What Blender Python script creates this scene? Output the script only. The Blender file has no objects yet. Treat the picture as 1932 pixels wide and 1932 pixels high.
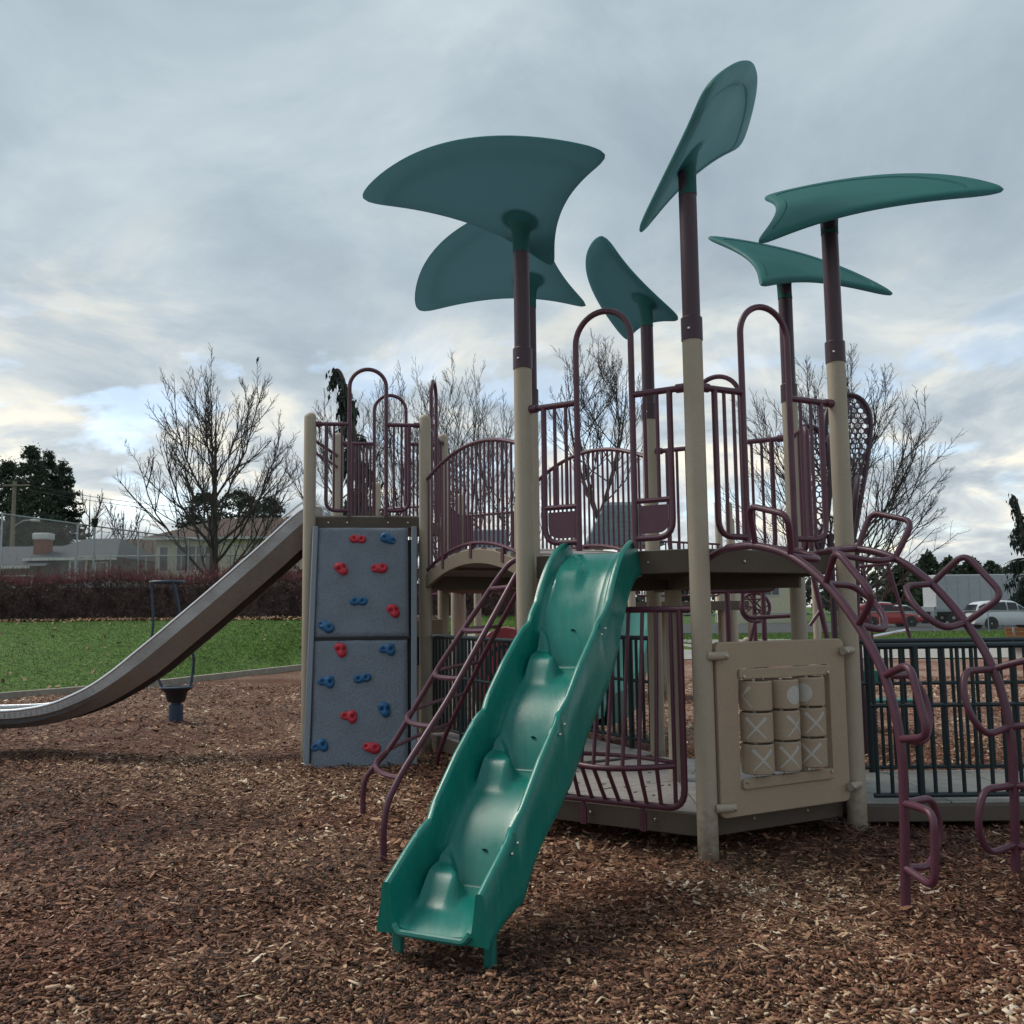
import bpy, bmesh, math, random
import numpy as np
from mathutils import Vector, Matrix
R = math.radians
rng = np.random.default_rng(7)
random.seed(7)
SC = bpy.context.scene
COL = SC.collection
# ------------------------------------------------------------------ camera
cam_data = bpy.data.cameras.new('camera')
cam = bpy.data.objects.new('camera', cam_data)
COL.objects.link(cam)
cam_data.sensor_fit = 'HORIZONTAL'
cam_data.sensor_width = 36.0
cam_data.lens = 36.0 * 1783 / 1932
cam_data.clip_start = 0.05
cam_data.clip_end = 3000
pt, rl = R(5.9), 0.0115
Fw = Vector((0, math.cos(pt), math.sin(pt)))
R0 = Vector((1, 0, 0)); U0 = Vector((0, -math.sin(pt), math.cos(pt)))
Rt = math.cos(rl) * R0 - math.sin(rl) * U0
Up = math.sin(rl) * R0 + math.cos(rl) * U0
cm = Matrix((Rt, Up, -Fw)).transposed().to_4x4()
cm.translation = Vector((0, 0, 1.5))
cam.matrix_world = cm
SC.camera = cam
# ------------------------------------------------------------------ world: nishita sky under a broken cloud deck
SUN_AZ, SUN_EL = R(-66), R(50)          # azimuth from +Y towards +X
W = bpy.data.worlds.new('World'); SC.world = W; W.use_nodes = True
nt = W.node_tree; nt.nodes.clear()
def wn(t, **k):
    n = nt.nodes.new(t)
    for a, b in k.items(): setattr(n, a, b)
    return n
def lk(a, b): nt.links.new(a, b)
out = wn('ShaderNodeOutputWorld')
sky = wn('ShaderNodeTexSky', sky_type='NISHITA', sun_disc=False, sun_elevation=SUN_EL, sun_rotation=SUN_AZ)
bsky = wn('ShaderNodeBackground'); bsky.inputs[1].default_value = 0.15
lk(sky.outputs[0], bsky.inputs[0])
tc = wn('ShaderNodeTexCoord')
sep = wn('ShaderNodeSeparateXYZ'); lk(tc.outputs['Generated'], sep.inputs[0])
def math_(op, a, b=None):
    n = wn('ShaderNodeMath', operation=op)
    for i, v in enumerate((a, b)):
        if v is None: continue
        if isinstance(v, (int, float)): n.inputs[i].default_value = v
        else: lk(v, n.inputs[i])
    return n.outputs[0]
zc = math_('MAXIMUM', sep.outputs[2], 0.0)
den = math_('ADD', zc, 0.26)
cx = math_('DIVIDE', sep.outputs[0], den); cy = math_('DIVIDE', sep.outputs[1], den)
cmb = wn('ShaderNodeCombineXYZ'); lk(cx, cmb.inputs[0]); lk(cy, cmb.inputs[1])
def noise(scale, detail, rough, loc, dist=0.0):
    mp = wn('ShaderNodeMapping'); lk(cmb.outputs[0], mp.inputs[0]); mp.inputs['Location'].default_value = loc
    n = wn('ShaderNodeTexNoise'); n.inputs['Scale'].default_value = scale; n.inputs['Detail'].default_value = detail
    n.inputs['Roughness'].default_value = rough; n.inputs['Distortion'].default_value = dist
    lk(mp.outputs[0], n.inputs['Vector']); return n.outputs['Fac']
def ramp(fac, stops, interp='LINEAR'):
    n = wn('ShaderNodeValToRGB'); r = n.color_ramp; r.interpolation = interp
    while len(r.elements) < len(stops): r.elements.new(0.5)
    for e, (p, c) in zip(r.elements, stops):
        e.position = p; e.color = (*c, 1) if len(c) == 3 else c
    lk(fac, n.inputs[0]); return n.outputs[0]
def mixc(f, a, b):
    n = wn('ShaderNodeMix', data_type='RGBA')
    for i, v in ((0, f), (6, a), (7, b)):
        if isinstance(v, (int, float)): n.inputs[i].default_value = v
        elif isinstance(v, tuple): n.inputs[i].default_value = (*v, 1)
        else: lk(v, n.inputs[i])
    return n.outputs[2]
n1 = noise(1.9, 7, 0.6, (3.1, 1.7, 0), 0.5)
n2 = noise(2.8, 7, 0.58, (0.9, 5.6, 0), 0.4)
n3 = noise(3.0, 5, 0.55, (7.7, 2.2, 0), 0.2)
# high deck: soft grey blue; low down the deck breaks into bright banks
high = ramp(n1, [(0.28, (0.178, 0.218, 0.250)), (0.5, (0.242, 0.292, 0.322)), (0.72, (0.325, 0.372, 0.392))])
low = ramp(n2, [(0.30, (0.190, 0.218, 0.250)), (0.43, (0.268, 0.300, 0.326)), (0.53, (0.38, 0.402, 0.407)), (0.65, (0.65, 0.60, 0.49))])
hfac = ramp(zc, [(0.10, (0, 0, 0)), (0.42, (1, 1, 1))])
ccol = mixc(hfac, low, high)
# the warm glow of the low sun behind the clouds, widest round its own direction
sdir = (math.sin(SUN_AZ) * math.cos(SUN_EL), math.cos(SUN_AZ) * math.cos(SUN_EL), math.sin(SUN_EL))
bcl = wn('ShaderNodeBackground'); lk(ccol, bcl.inputs[0]); bcl.inputs[1].default_value = 1.0
gap_n = ramp(n3, [(0.52, (1, 1, 1)), (0.64, (.42, .42, .42))])
gap_h = ramp(zc, [(0.02, (0, 0, 0)), (0.30, (1, 1, 1))])
cover = math_('MAXIMUM', gap_n, gap_h)
cover = math_('MULTIPLY', cover, 0.97)
msh = wn('ShaderNodeMixShader'); lk(cover, msh.inputs[0]); lk(bsky.outputs[0], msh.inputs[1]); lk(bcl.outputs[0], msh.inputs[2])
lk(msh.outputs[0], out.inputs[0])
# ------------------------------------------------------------------ veiled sun
sd = bpy.data.lights.new('sun', 'SUN'); sd.energy = 1.5; sd.angle = R(28); sd.color = (1, 0.93, 0.82)
so = bpy.data.objects.new('sun', sd); COL.objects.link(so)
so.rotation_euler = Vector(sdir).to_track_quat('Z', 'Y').to_euler()
vs = SC.view_settings
vs.view_transform = 'Standard'; vs.look = 'None'; vs.gamma = 1.0; vs.use_curve_mapping = False; vs.exposure = 0.90
try:
    SC.cycles.max_bounces = 6; SC.cycles.transparent_max_bounces = 8
except Exception: pass

# ------------------------------------------------------------------ materials
MATS = {}
def mat(name, col, rough=0.5, var=0.12, scale=30.0, bump=0.0, bscale=60.0, spec=0.4, metal=0.0, grime=None, gscale=2.5, gamt=0.35, coat=0.0, stretch=(1, 1, 1)):
    m = bpy.data.materials.new(name); m.use_nodes = True
    t = m.node_tree; b = t.nodes['Principled BSDF']
    L = t.links.new
    tcn = t.nodes.new('ShaderNodeTexCoord')
    mp = t.nodes.new('ShaderNodeMapping'); mp.inputs['Scale'].default_value = stretch
    L(tcn.outputs['Object'], mp.inputs[0])
    no = t.nodes.new('ShaderNodeTexNoise'); no.inputs['Scale'].default_value = scale; no.inputs['Detail'].default_value = 5
    L(mp.outputs[0], no.inputs['Vector'])
    cr = t.nodes.new('ShaderNodeValToRGB')
    lo = tuple(max(0, c * (1 - var)) for c in col); hi = tuple(min(1, c * (1 + var)) for c in col)
    cr.color_ramp.elements[0].position = 0.32; cr.color_ramp.elements[0].color = (*lo, 1)
    cr.color_ramp.elements[1].position = 0.68; cr.color_ramp.elements[1].color = (*hi, 1)
    L(no.outputs['Fac'], cr.inputs[0])
    cout = cr.outputs[0]
    if grime is not None:
        g = t.nodes.new('ShaderNodeTexNoise'); g.inputs['Scale'].default_value = gscale; g.inputs['Detail'].default_value = 7; g.inputs['Roughness'].default_value = 0.65
        L(tcn.outputs['Object'], g.inputs['Vector'])
        gr = t.nodes.new('ShaderNodeMapRange'); gr.inputs[1].default_value = 0.45; gr.inputs[2].default_value = 0.75; gr.inputs[4].default_value = gamt
        L(g.outputs['Fac'], gr.inputs[0])
        mx = t.nodes.new('ShaderNodeMix'); mx.data_type = 'RGBA'
        L(gr.outputs[0], mx.inputs[0]); L(cout, mx.inputs[6]); mx.inputs[7].default_value = (*grime, 1)
        cout = mx.outputs[2]
        rr = t.nodes.new('ShaderNodeMapRange'); rr.inputs[3].default_value = rough; rr.inputs[4].default_value = min(1, rough + 0.25)
        rr.inputs[1].default_value = 0.4; rr.inputs[2].default_value = 0.75
        L(g.outputs['Fac'], rr.inputs[0]); L(rr.outputs[0], b.inputs['Roughness'])
    else:
        b.inputs['Roughness'].default_value = rough
    L(cout, b.inputs['Base Color'])
    b.inputs['Metallic'].default_value = metal
    b.inputs['Specular IOR Level'].default_value = spec
    b.inputs['Coat Weight'].default_value = coat
    if bump:
        bn = t.nodes.new('ShaderNodeTexNoise'); bn.inputs['Scale'].default_value = bscale; bn.inputs['Detail'].default_value = 4
        L(mp.outputs[0], bn.inputs['Vector'])
        bp = t.nodes.new('ShaderNodeBump'); bp.inputs['Strength'].default_value = bump; bp.inputs['Distance'].default_value = 0.01
        L(bn.outputs['Fac'], bp.inputs['Height']); L(bp.outputs[0], b.inputs['Normal'])
    MATS[name] = m
    return m
tan = mat('tan_coat', (0.375, 0.318, 0.25), 0.55, 0.14, 220, 0.12, 300, grime=(0.31, 0.26, 0.195), gscale=3, gamt=0.4)
def splash(m, z1=.32, colr=(.10, .065, .045)):              # mud thrown up on the foot of the posts
    t = m.node_tree; b = t.nodes['Principled BSDF']; src = b.inputs['Base Color'].links[0].from_socket
    g = t.nodes.new('ShaderNodeNewGeometry'); s = t.nodes.new('ShaderNodeSeparateXYZ'); t.links.new(g.outputs['Position'], s.inputs[0])
    n = t.nodes.new('ShaderNodeTexNoise'); n.inputs['Scale'].default_value = 26; n.inputs['Detail'].default_value = 6; t.links.new(g.outputs['Position'], n.inputs['Vector'])
    a = t.nodes.new('ShaderNodeMath'); a.operation = 'MULTIPLY_ADD'; t.links.new(n.outputs['Fac'], a.inputs[0]); a.inputs[1].default_value = -.55; t.links.new(s.outputs[2], a.inputs[2])
    r = t.nodes.new('ShaderNodeMapRange'); r.inputs[1].default_value = -.30; r.inputs[2].default_value = z1 - .30; r.inputs[3].default_value = .75; r.inputs[4].default_value = 0; t.links.new(a.outputs[0], r.inputs[0])
    m_ = t.nodes.new('ShaderNodeMix'); m_.data_type = 'RGBA'; t.links.new(r.outputs[0], m_.inputs[0]); t.links.new(src, m_.inputs[6]); m_.inputs[7].default_value = (*colr, 1); t.links.new(m_.outputs[2], b.inputs['Base Color'])
splash(tan)
tan_panel = mat('tan_plastic', (0.365, 0.28, 0.20), 0.5, 0.07, 90, 0.1, 250, grime=(0.33, 0.25, 0.18), gscale=4)
purple = mat('purple_coat', (0.090, 0.026, 0.047), 0.32, 0.12, 160, 0.08, 260, spec=0.5, grime=(0.06, 0.03, 0.04), gscale=6)
purple_dk = mat('purple_pole_coat', (0.055, 0.027, 0.040), 0.42, 0.12, 160, 0.08, 260)
teal = mat('teal_plastic', (0.007, 0.150, 0.125), 0.30, 0.07, 60, 0.05, 160, spec=0.5, grime=(0.04, 0.15, 0.13), gscale=4, gamt=0.5)
teal_s = mat('worn_teal_plastic', (0.004, 0.155, 0.125), 0.21, 0.10, 7, 0.05, 60, spec=0.45, grime=(0.022, 0.165, 0.135), gscale=2.2, gamt=0.5, stretch=(9, .7, .7))
leafm = mat('leaf_plastic', (0.016, 0.175, 0.160), 0.5, 0.08, 50, 0.06, 120, grime=(0.04, 0.17, 0.16), gscale=3, gamt=0.5)
# moulded leaf shells let a little of the sky's light through
_t = leafm.node_tree; _p = _t.nodes['Principled BSDF']; _o = [n for n in _t.nodes if n.type == 'OUTPUT_MATERIAL'][0]
_tr = _t.nodes.new('ShaderNodeBsdfTranslucent'); _mx = _t.nodes.new('ShaderNodeMixShader'); _mx.inputs[0].default_value = 0.46
_tr.inputs[0].default_value = (.36, .52, .58, 1)
_t.links.new(_p.outputs[0], _mx.inputs[1]); _t.links.new(_tr.outputs[0], _mx.inputs[2]); _t.links.new(_mx.outputs[0], _o.inputs[0])
deckm = mat('brown_deck_coat', (0.095, 0.073, 0.057), 0.6, 0.15, 120, 0.1, 200, grime=(0.11, 0.085, 0.065), gscale=3)
floorm = mat('worn_deck_floor', (0.33, 0.31, 0.30), 0.45, 0.18, 60, 0.15, 120, grime=(0.17, 0.14, 0.115), gscale=4, gamt=0.6)
rockm = mat('grey_blue_wall_plastic', (0.165, 0.195, 0.24), 0.60, 0.20, 110, 1.0, 48, grime=(0.125, 0.14, 0.165), gscale=2.2, gamt=0.6)
rockf = mat('grey_blue_frame_plastic', (0.19, 0.22, 0.26), 0.5, 0.08, 90, 0.08, 160)
redm = mat('red_hold', (0.50, 0.035, 0.055), 0.5, 0.15, 70, 0.15, 120)
bluem = mat('blue_hold', (0.022, 0.115, 0.26), 0.5, 0.15, 70, 0.15, 120)
dgreen = mat('dark_green_coat', (0.011, 0.023, 0.028), 0.4, 0.12, 120, 0.05, 160)
steel = mat('brushed_steel', (0.38, 0.38, 0.39), 0.46, 0.10, 14, 0.06, 90, metal=1.0, stretch=(1, 6, 6), grime=(0.26, 0.22, 0.19), gscale=1.6, gamt=0.7)
steel_edge = mat('bright_steel', (0.75, 0.77, 0.80), 0.28, 0.06, 40, metal=1.0)
bolt = mat('zinc_bolt', (0.62, 0.61, 0.58), 0.35, 0.1, 50, metal=1.0)
blk = mat('black_plastic', (0.015, 0.015, 0.017), 0.5, 0.1, 60)
navy = mat('navy_coat', (0.028, 0.05, 0.085), 0.4, 0.12, 90)
white_ink = mat('white_print', (0.46, 0.45, 0.42), 0.6, 0.1, 120)
conc = mat('concrete', (0.30, 0.29, 0.27), 0.85, 0.16, 9, 0.3, 60, grime=(0.22, 0.21, 0.19), gscale=1.2)
kerbm = mat('kerb_concrete', (0.27, 0.245, 0.205), 0.85, 0.2, 12, 0.3, 60, grime=(0.15, 0.13, 0.105), gscale=3)
asph = mat('asphalt', (0.055, 0.056, 0.058), 0.85, 0.2, 20, 0.2, 80)
galv = mat('galvanised', (0.33, 0.36, 0.39), 0.5, 0.1, 40, metal=0.6)
wire = mat('wire', (0.16, 0.17, 0.18), 0.55, 0.05, 30, metal=0.5)
bark = mat('bark', (0.060, 0.052, 0.047), 0.9, 0.3, 14, 0.5, 30, stretch=(1, 1, .3))
twigm = mat('twig_bark', (0.048, 0.040, 0.038), 0.9, 0.2, 10)
print('a ok')

# ------------------------------------------------------------------ mesh building helpers
def nrm(v):
    v = np.asarray(v, float); return v / max(1e-9, np.linalg.norm(v))
def fillet(pts, rad, n=4, closed=False):
    P = [np.asarray(p, float) for p in pts]
    if len(P) < 3 or rad <= 0: return P
    o = []
    N = len(P)
    for i in range(N):
        if not closed and i in (0, N - 1): o.append(P[i]); continue
        a, b, c = P[i - 1], P[i], P[(i + 1) % N]
        la, lc = np.linalg.norm(a - b), np.linalg.norm(c - b)
        d = min(rad, la * 0.48, lc * 0.48)
        p0, p1 = b + (a - b) / la * d, b + (c - b) / lc * d
        for k in range(n + 1):
            t = k / n
            o.append((1 - t) ** 2 * p0 + 2 * t * (1 - t) * b + t * t * p1)
    return o
def smooth_curve(pts, n=6):
    P = [np.asarray(p, float) for p in pts]
    P = [2 * P[0] - P[1]] + P + [2 * P[-1] - P[-2]]
    o = []
    for i in range(1, len(P) - 2):
        a, b, c, d = P[i - 1:i + 3]
        for k in range(n):
            t = k / n
            o.append(.5 * ((2 * b) + (-a + c) * t + (2 * a - 5 * b + 4 * c - d) * t * t + (-a + 3 * b - 3 * c + d) * t ** 3))
    o.append(P[-2]); return o
class MB:
    def __init__(s): s.V = []; s.F = []; s.n = 0
    def add(s, V, F):
        V = np.asarray(V, float).reshape(-1, 3)
        s.V.append(V); s.F += [tuple(i + s.n for i in f) for f in F]; s.n += len(V); return s
    def box(s, c, sz, rz=0.0, M=None):
        x, y, z = (q / 2 for q in sz)
        V = np.array([(a * x, b * y, d * z) for d in (-1, 1) for b in (-1, 1) for a in (-1, 1)])
        if M is not None: V = V @ np.asarray(M, float)
        elif rz:
            ca, sa = math.cos(rz), math.sin(rz); V = np.stack([V[:, 0] * ca - V[:, 1] * sa, V[:, 0] * sa + V[:, 1] * ca, V[:, 2]], 1)
        return s.add(V + np.asarray(c, float), [(0, 2, 3, 1), (4, 5, 7, 6), (0, 1, 5, 4), (2, 6, 7, 3), (0, 4, 6, 2), (1, 3, 7, 5)])
    def slab(s, poly, z0, z1):
        n = len(poly); P = [(p[0], p[1]) for p in poly]
        ar = sum(P[i][0] * P[(i + 1) % n][1] - P[(i + 1) % n][0] * P[i][1] for i in range(n))
        if ar < 0: P = P[::-1]
        V = [(*p, z0) for p in P] + [(*p, z1) for p in P]
        return s.add(V, [tuple(range(n))[::-1], tuple(range(n, 2 * n))] + [(i, (i + 1) % n, n + (i + 1) % n, n + i) for i in range(n)])
    def plate(s, poly3, th):                                   # planar polygon in space thickened along its normal
        P = np.asarray(poly3, float); n = len(P)
        nn = nrm(sum(np.cross(P[i] - P[0], P[(i + 1) % n] - P[0]) for i in range(n)))
        return s.add(np.concatenate([P - nn * th / 2, P + nn * th / 2]), [tuple(range(n))[::-1], tuple(range(n, 2 * n))] + [(i, (i + 1) % n, n + (i + 1) % n, n + i) for i in range(n)])
    def tube(s, pts, r, seg=8, caps=True, closed=False):
        P = np.asarray(pts, float); n = len(P)
        rr = np.full(n, r, float) if np.isscalar(r) else np.asarray(r, float)
        T = np.empty_like(P)
        for i in range(n):
            a = P[(i - 1) % n] if (closed or i > 0) else P[i]; b = P[(i + 1) % n] if (closed or i < n - 1) else P[i]
            T[i] = nrm(b - a)
        ref = np.array((0, 0, 1.)) if abs(T[0][2]) < .9 else np.array((1., 0, 0))
        u = nrm(np.cross(T[0], ref)); Vv = []
        for i in range(n):
            u = nrm(u - T[i] * (u @ T[i])); w = np.cross(T[i], u)
            for k in range(seg):
                a = 2 * math.pi * k / seg
                Vv.append(P[i] + rr[i] * (math.cos(a) * u + math.sin(a) * w))
        F = []
        for i in range(n if closed else n - 1):
            j = (i + 1) % n
            for k in range(seg):
                l = (k + 1) % seg
                F.append((i * seg + k, i * seg + l, j * seg + l, j * seg + k))
        if caps and not closed:
            F.append(tuple(range(seg))[::-1]); F.append(tuple((n - 1) * seg + k for k in range(seg)))
        return s.add(Vv, F)
    def cyl(s, a, b, r, seg=12): return s.tube([a, b], r, seg)
    def lathe(s, prof, c=(0, 0, 0), seg=16, axis=None):        # prof: (radius, height) list
        V = []; F = []; m = len(prof)
        if axis is None: ex, ey, ez = np.eye(3)
        else:
            ez = nrm(axis); ex = nrm(np.cross((0, 0, 1) if abs(ez[2]) < .9 else (1, 0, 0), ez)); ey = np.cross(ez, ex)
        for r, h in prof:
            for k in range(seg):
                a = 2 * math.pi * k / seg
                V.append(np.asarray(c, float) + ex * r * math.cos(a) + ey * r * math.sin(a) + ez * h)
        for i in range(m - 1):
            for k in range(seg):
                l = (k + 1) % seg
                F.append((i * seg + k, i * seg + l, (i + 1) * seg + l, (i + 1) * seg + k))
        F.append(tuple(range(seg))[::-1]); F.append(tuple((m - 1) * seg + k for k in range(seg)))
        return s.add(V, F)
    def grid(s, G, flip=False, wrap=False):
        G = np.asarray(G, float); a, b = G.shape[:2]; F = []
        for i in range(a - 1):
            for j in range(b if wrap else b - 1):
                k = (j + 1) % b
                f = (i * b + j, i * b + k, (i + 1) * b + k, (i + 1) * b + j)
                F.append(f[::-1] if flip else f)
        return s.add(G.reshape(-1, 3), F)
    def build(s, name, m, parent=None, smooth=40, bev=0.0, bseg=2):
        V = np.concatenate(s.V) if s.V else np.zeros((0, 3))
        root = parent
        while root is not None and root.parent is not None: root = root.parent
        if root is not None: V = V - np.array(root.location)
        me = bpy.data.meshes.new(name); me.from_pydata(V.tolist(), [], s.F); me.materials.append(m)
        if smooth:
            me.shade_smooth(); me.set_sharp_from_angle(angle=R(smooth))
        o = bpy.data.objects.new(name, me); COL.objects.link(o)
        if parent is not None: o.parent = parent
        if bev:
            b = o.modifiers.new('bevel', 'BEVEL'); b.width = bev; b.segments = bseg; b.limit_method = 'ANGLE'; b.angle_limit = R(40)
        return o
def tag(o, label=None, cat=None, group=None, kind=None):
    for k, v in (('label', label), ('category', cat), ('group', group), ('kind', kind)):
        if v: o[k] = v
    return o
def thing(name, label, cat, loc=(0, 0, 0), group=None):
    o = bpy.data.objects.new(name, None); o.location = loc; o.empty_display_size = 0.2; COL.objects.link(o)
    return tag(o, label, cat, group)
def root_of(o):
    while o.parent is not None: o = o.parent
    return o
_unit = {}
def unit_cyl(m, seg=8):
    key = (m.name, seg)
    if key not in _unit:
        V = [(math.cos(2 * math.pi * k / seg), math.sin(2 * math.pi * k / seg), z) for z in (0, 1) for k in range(seg)]
        F = [(k, (k + 1) % seg, seg + (k + 1) % seg, seg + k) for k in range(seg)] + [tuple(range(seg))[::-1], tuple(range(seg, 2 * seg))]
        me = bpy.data.meshes.new('bar'); me.from_pydata(V, [], F); me.materials.append(m); me.shade_smooth(); me.set_sharp_from_angle(angle=R(40))
        _unit[key] = me
    return _unit[key]
def bar(parent, a, b, r, m, name='bar', seg=8):                # one straight round bar, mesh data shared
    a = Vector(tuple(a)); b = Vector(tuple(b)); d = b - a
    o = bpy.data.objects.new(name, unit_cyl(m, seg)); COL.objects.link(o)
    o.parent = parent
    o.location = a - root_of(parent).location
    o.rotation_mode = 'QUATERNION'; o.rotation_quaternion = d.to_track_quat('Z', 'Y')
    o.scale = (r, r, d.length)
    return o
def inst(me, name, parent, loc, rotq=None, scale=(1, 1, 1)):
    o = bpy.data.objects.new(name, me); COL.objects.link(o); o.parent = parent
    o.location = Vector(tuple(loc)) - (root_of(parent).location if parent else Vector())
    if rotq is not None: o.rotation_mode = 'QUATERNION'; o.rotation_quaternion = rotq
    o.scale = scale; return o
def sst(x): x = np.clip(x, 0, 1); return x * x * (3 - 2 * x)
# ================================================================== GROUND
def yb(x): return np.interp(x, [-60, -30, -14, -10, -7.6, -5.58, -4, 0, 20, 30, 60], [6, 9, 13, 16, 19.3, 25.1, 27, 28, 25.6, 24.5, 24])
def gz(x, y):
    b = yb(x)
    return 1.3 * sst((y - b) / np.maximum(30.5 - b, 2)) * (1 - sst(x / 8.0))
def gm(x, y):
    return (0.022 * np.sin(1.3 * x + 0.7 * y + 1) + 0.018 * np.sin(0.9 * x - 1.9 * y + 2) + 0.012 * np.sin(3.1 * x + 2.3 * y)
            + 0.008 * np.sin(6.2 * x - 4.1 * y + .5)
            - 0.075 * np.exp(-((x + .45) ** 2 + (y - 3.95) ** 2) / .4) + .03 * np.exp(-((x + .55) ** 2 + (y - 3.2) ** 2) / .15) + 0.07 * np.exp(-((x + 1.5) ** 2 / 2.0 + (y - 8.9) ** 2 / .6)))
_gm0 = gm
def gm(x, y):
    z = _gm0(x, y)
    for px_, py_ in ((.087, 6.526), (1.156, 5.858), (2.269, 6.45), (1.868, 4.735), (2.62, 5.15), (-2.08, 9.0)):
        r2 = (x - px_) ** 2 + (y - py_) ** 2; z = z + .035 * np.exp(-r2 / .02) - .012 * np.exp(-((np.sqrt(r2) - .3) / .12) ** 2)
    return z
def terrain_mesh(name, xs, ys, zf, m):
    X, Y = np.meshgrid(xs, ys, indexing='ij')
    b = MB(); b.grid(np.stack([X, Y, zf(X, Y)], -1)); return b.build(name, m, smooth=180)
def soil_nodes(name, cols, scale, rough=0.9, bump=0.8, dist=0.03, big=None, bigscale=0.35, bigpos=(0.42, 0.62), stretch=(1, 1, 1)):
    m = bpy.data.materials.new(name); m.use_nodes = True; t = m.node_tree; L = t.links.new; b = t.nodes['Principled BSDF']
    tcn = t.nodes.new('ShaderNodeTexCoord'); mp = t.nodes.new('ShaderNodeMapping'); mp.inputs['Scale'].default_value = stretch
    L(tcn.outputs['Object'], mp.inputs[0])
    v = t.nodes.new('ShaderNodeTexVoronoi'); v.inputs['Scale'].default_value = scale; L(mp.outputs[0], v.inputs['Vector'])
    n = t.nodes.new('ShaderNodeTexNoise'); n.inputs['Scale'].default_value = scale * .6; n.inputs['Detail'].default_value = 8; n.inputs['Roughness'].default_value = .7; L(mp.outputs[0], n.inputs['Vector'])
    s = t.nodes.new('ShaderNodeSeparateColor'); L(v.outputs['Color'], s.inputs[0])
    av = t.nodes.new('ShaderNodeMath'); av.operation = 'MULTIPLY_ADD'; L(s.outputs[0], av.inputs[0]); av.inputs[1].default_value = .5
    hf = t.nodes.new('ShaderNodeMath'); hf.operation = 'MULTIPLY'; L(n.outputs['Fac'], hf.inputs[0]); hf.inputs[1].default_value = .5
    L(hf.outputs[0], av.inputs[2])
    cr = t.nodes.new('ShaderNodeValToRGB')
    while len(cr.color_ramp.elements) < len(cols): cr.color_ramp.elements.new(.5)
    for e, (p, c) in zip(cr.color_ramp.elements, cols): e.position = p; e.color = (*c, 1)
    L(av.outputs[0], cr.inputs[0]); co = cr.outputs[0]
    if big:
        g = t.nodes.new('ShaderNodeTexNoise'); g.inputs['Scale'].default_value = bigscale; g.inputs['Detail'].default_value = 5; L(tcn.outputs['Object'], g.inputs['Vector'])
        mr = t.nodes.new('ShaderNodeMapRange'); mr.inputs[1].default_value = bigpos[0]; mr.inputs[2].default_value = bigpos[1]; L(g.outputs['Fac'], mr.inputs[0])
        mx = t.nodes.new('ShaderNodeMix'); mx.data_type = 'RGBA'; mx.blend_type = 'MULTIPLY'; L(mr.outputs[0], mx.inputs[0]); L(co, mx.inputs[6]); mx.inputs[7].default_value = (*big, 1)
        co = mx.outputs[2]
    L(co, b.inputs['Base Color']); b.inputs['Roughness'].default_value = rough; b.inputs['Specular IOR Level'].default_value = .25
    bp = t.nodes.new('ShaderNodeBump'); bp.inputs['Strength'].default_value = bump; bp.inputs['Distance'].default_value = dist
    L(av.outputs[0], bp.inputs['Height']); L(bp.outputs[0], b.inputs['Normal'])
    return m
grassm = soil_nodes('grass_ground', [(.25, (.026, .054, .010)), (.5, (.062, .120, .020)), (.75, (.10, .17, .034))], 16, bump=1.0, dist=.05, big=(.8, .9, .55), bigscale=.25)
mulchm = soil_nodes('wood_chip_ground', [(.22, (.028, .014, .010)), (.42, (.11, .055, .037)), (.60, (.22, .12, .078)), (.82, (.36, .235, .16))], 60, bump=1.0, dist=.03, big=(.62, .46, .42), bigscale=.55, stretch=(1, 1.6, 1))
xs = np.concatenate([[-900, -500, -250, -120, -70, -45], np.linspace(-34, 34, 69), [45, 70, 120, 250, 500, 900]])
ys = np.concatenate([[-40, -15, -6, 0, 4], np.linspace(6, 36, 61), [40, 48, 60, 80, 120, 200, 400, 800, 1600]])
def zt(X, Y):
    inside = (Y < yb(X) - .3) & (X > -14) & (X < 33) & (Y > -6.2)
    return gz(X, Y) - np.where(inside, 0.12, 0.0)
tag(terrain_mesh('ground', xs, ys, zt, grassm), 'grassy ground rising in a bank on the left', kind='structure')
# the wood chip surface of the playground
xm = np.concatenate([np.linspace(-14, -5, 40), np.linspace(-4.8, 6, 130), np.linspace(6.4, 30, 40)])
tm = np.linspace(0, 1, 190) ** 1.4
Xm = np.repeat(xm[:, None], len(tm), 1)
Ym = -6 + (yb(Xm) - .06 + 6) * tm[None, :]
b = MB(); b.grid(np.stack([Xm, Ym, gm(Xm, Ym)], -1))
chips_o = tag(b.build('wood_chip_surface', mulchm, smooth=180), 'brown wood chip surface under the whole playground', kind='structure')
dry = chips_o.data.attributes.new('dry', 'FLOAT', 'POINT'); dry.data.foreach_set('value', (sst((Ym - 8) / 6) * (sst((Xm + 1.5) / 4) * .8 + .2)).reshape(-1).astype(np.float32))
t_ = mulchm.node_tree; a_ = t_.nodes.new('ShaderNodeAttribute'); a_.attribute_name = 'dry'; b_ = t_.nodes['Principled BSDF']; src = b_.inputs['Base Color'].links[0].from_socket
m_ = t_.nodes.new('ShaderNodeMix'); m_.data_type = 'RGBA'; m_.blend_type = 'MULTIPLY'; m_.clamp_result = False; m_.inputs[7].default_value = (2.0, 2.35, 2.75, 1); t_.links.new(a_.outputs['Fac'], m_.inputs[0]); t_.links.new(src, m_.inputs[6]); t_.links.new(m_.outputs[2], b_.inputs['Base Color'])
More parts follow.
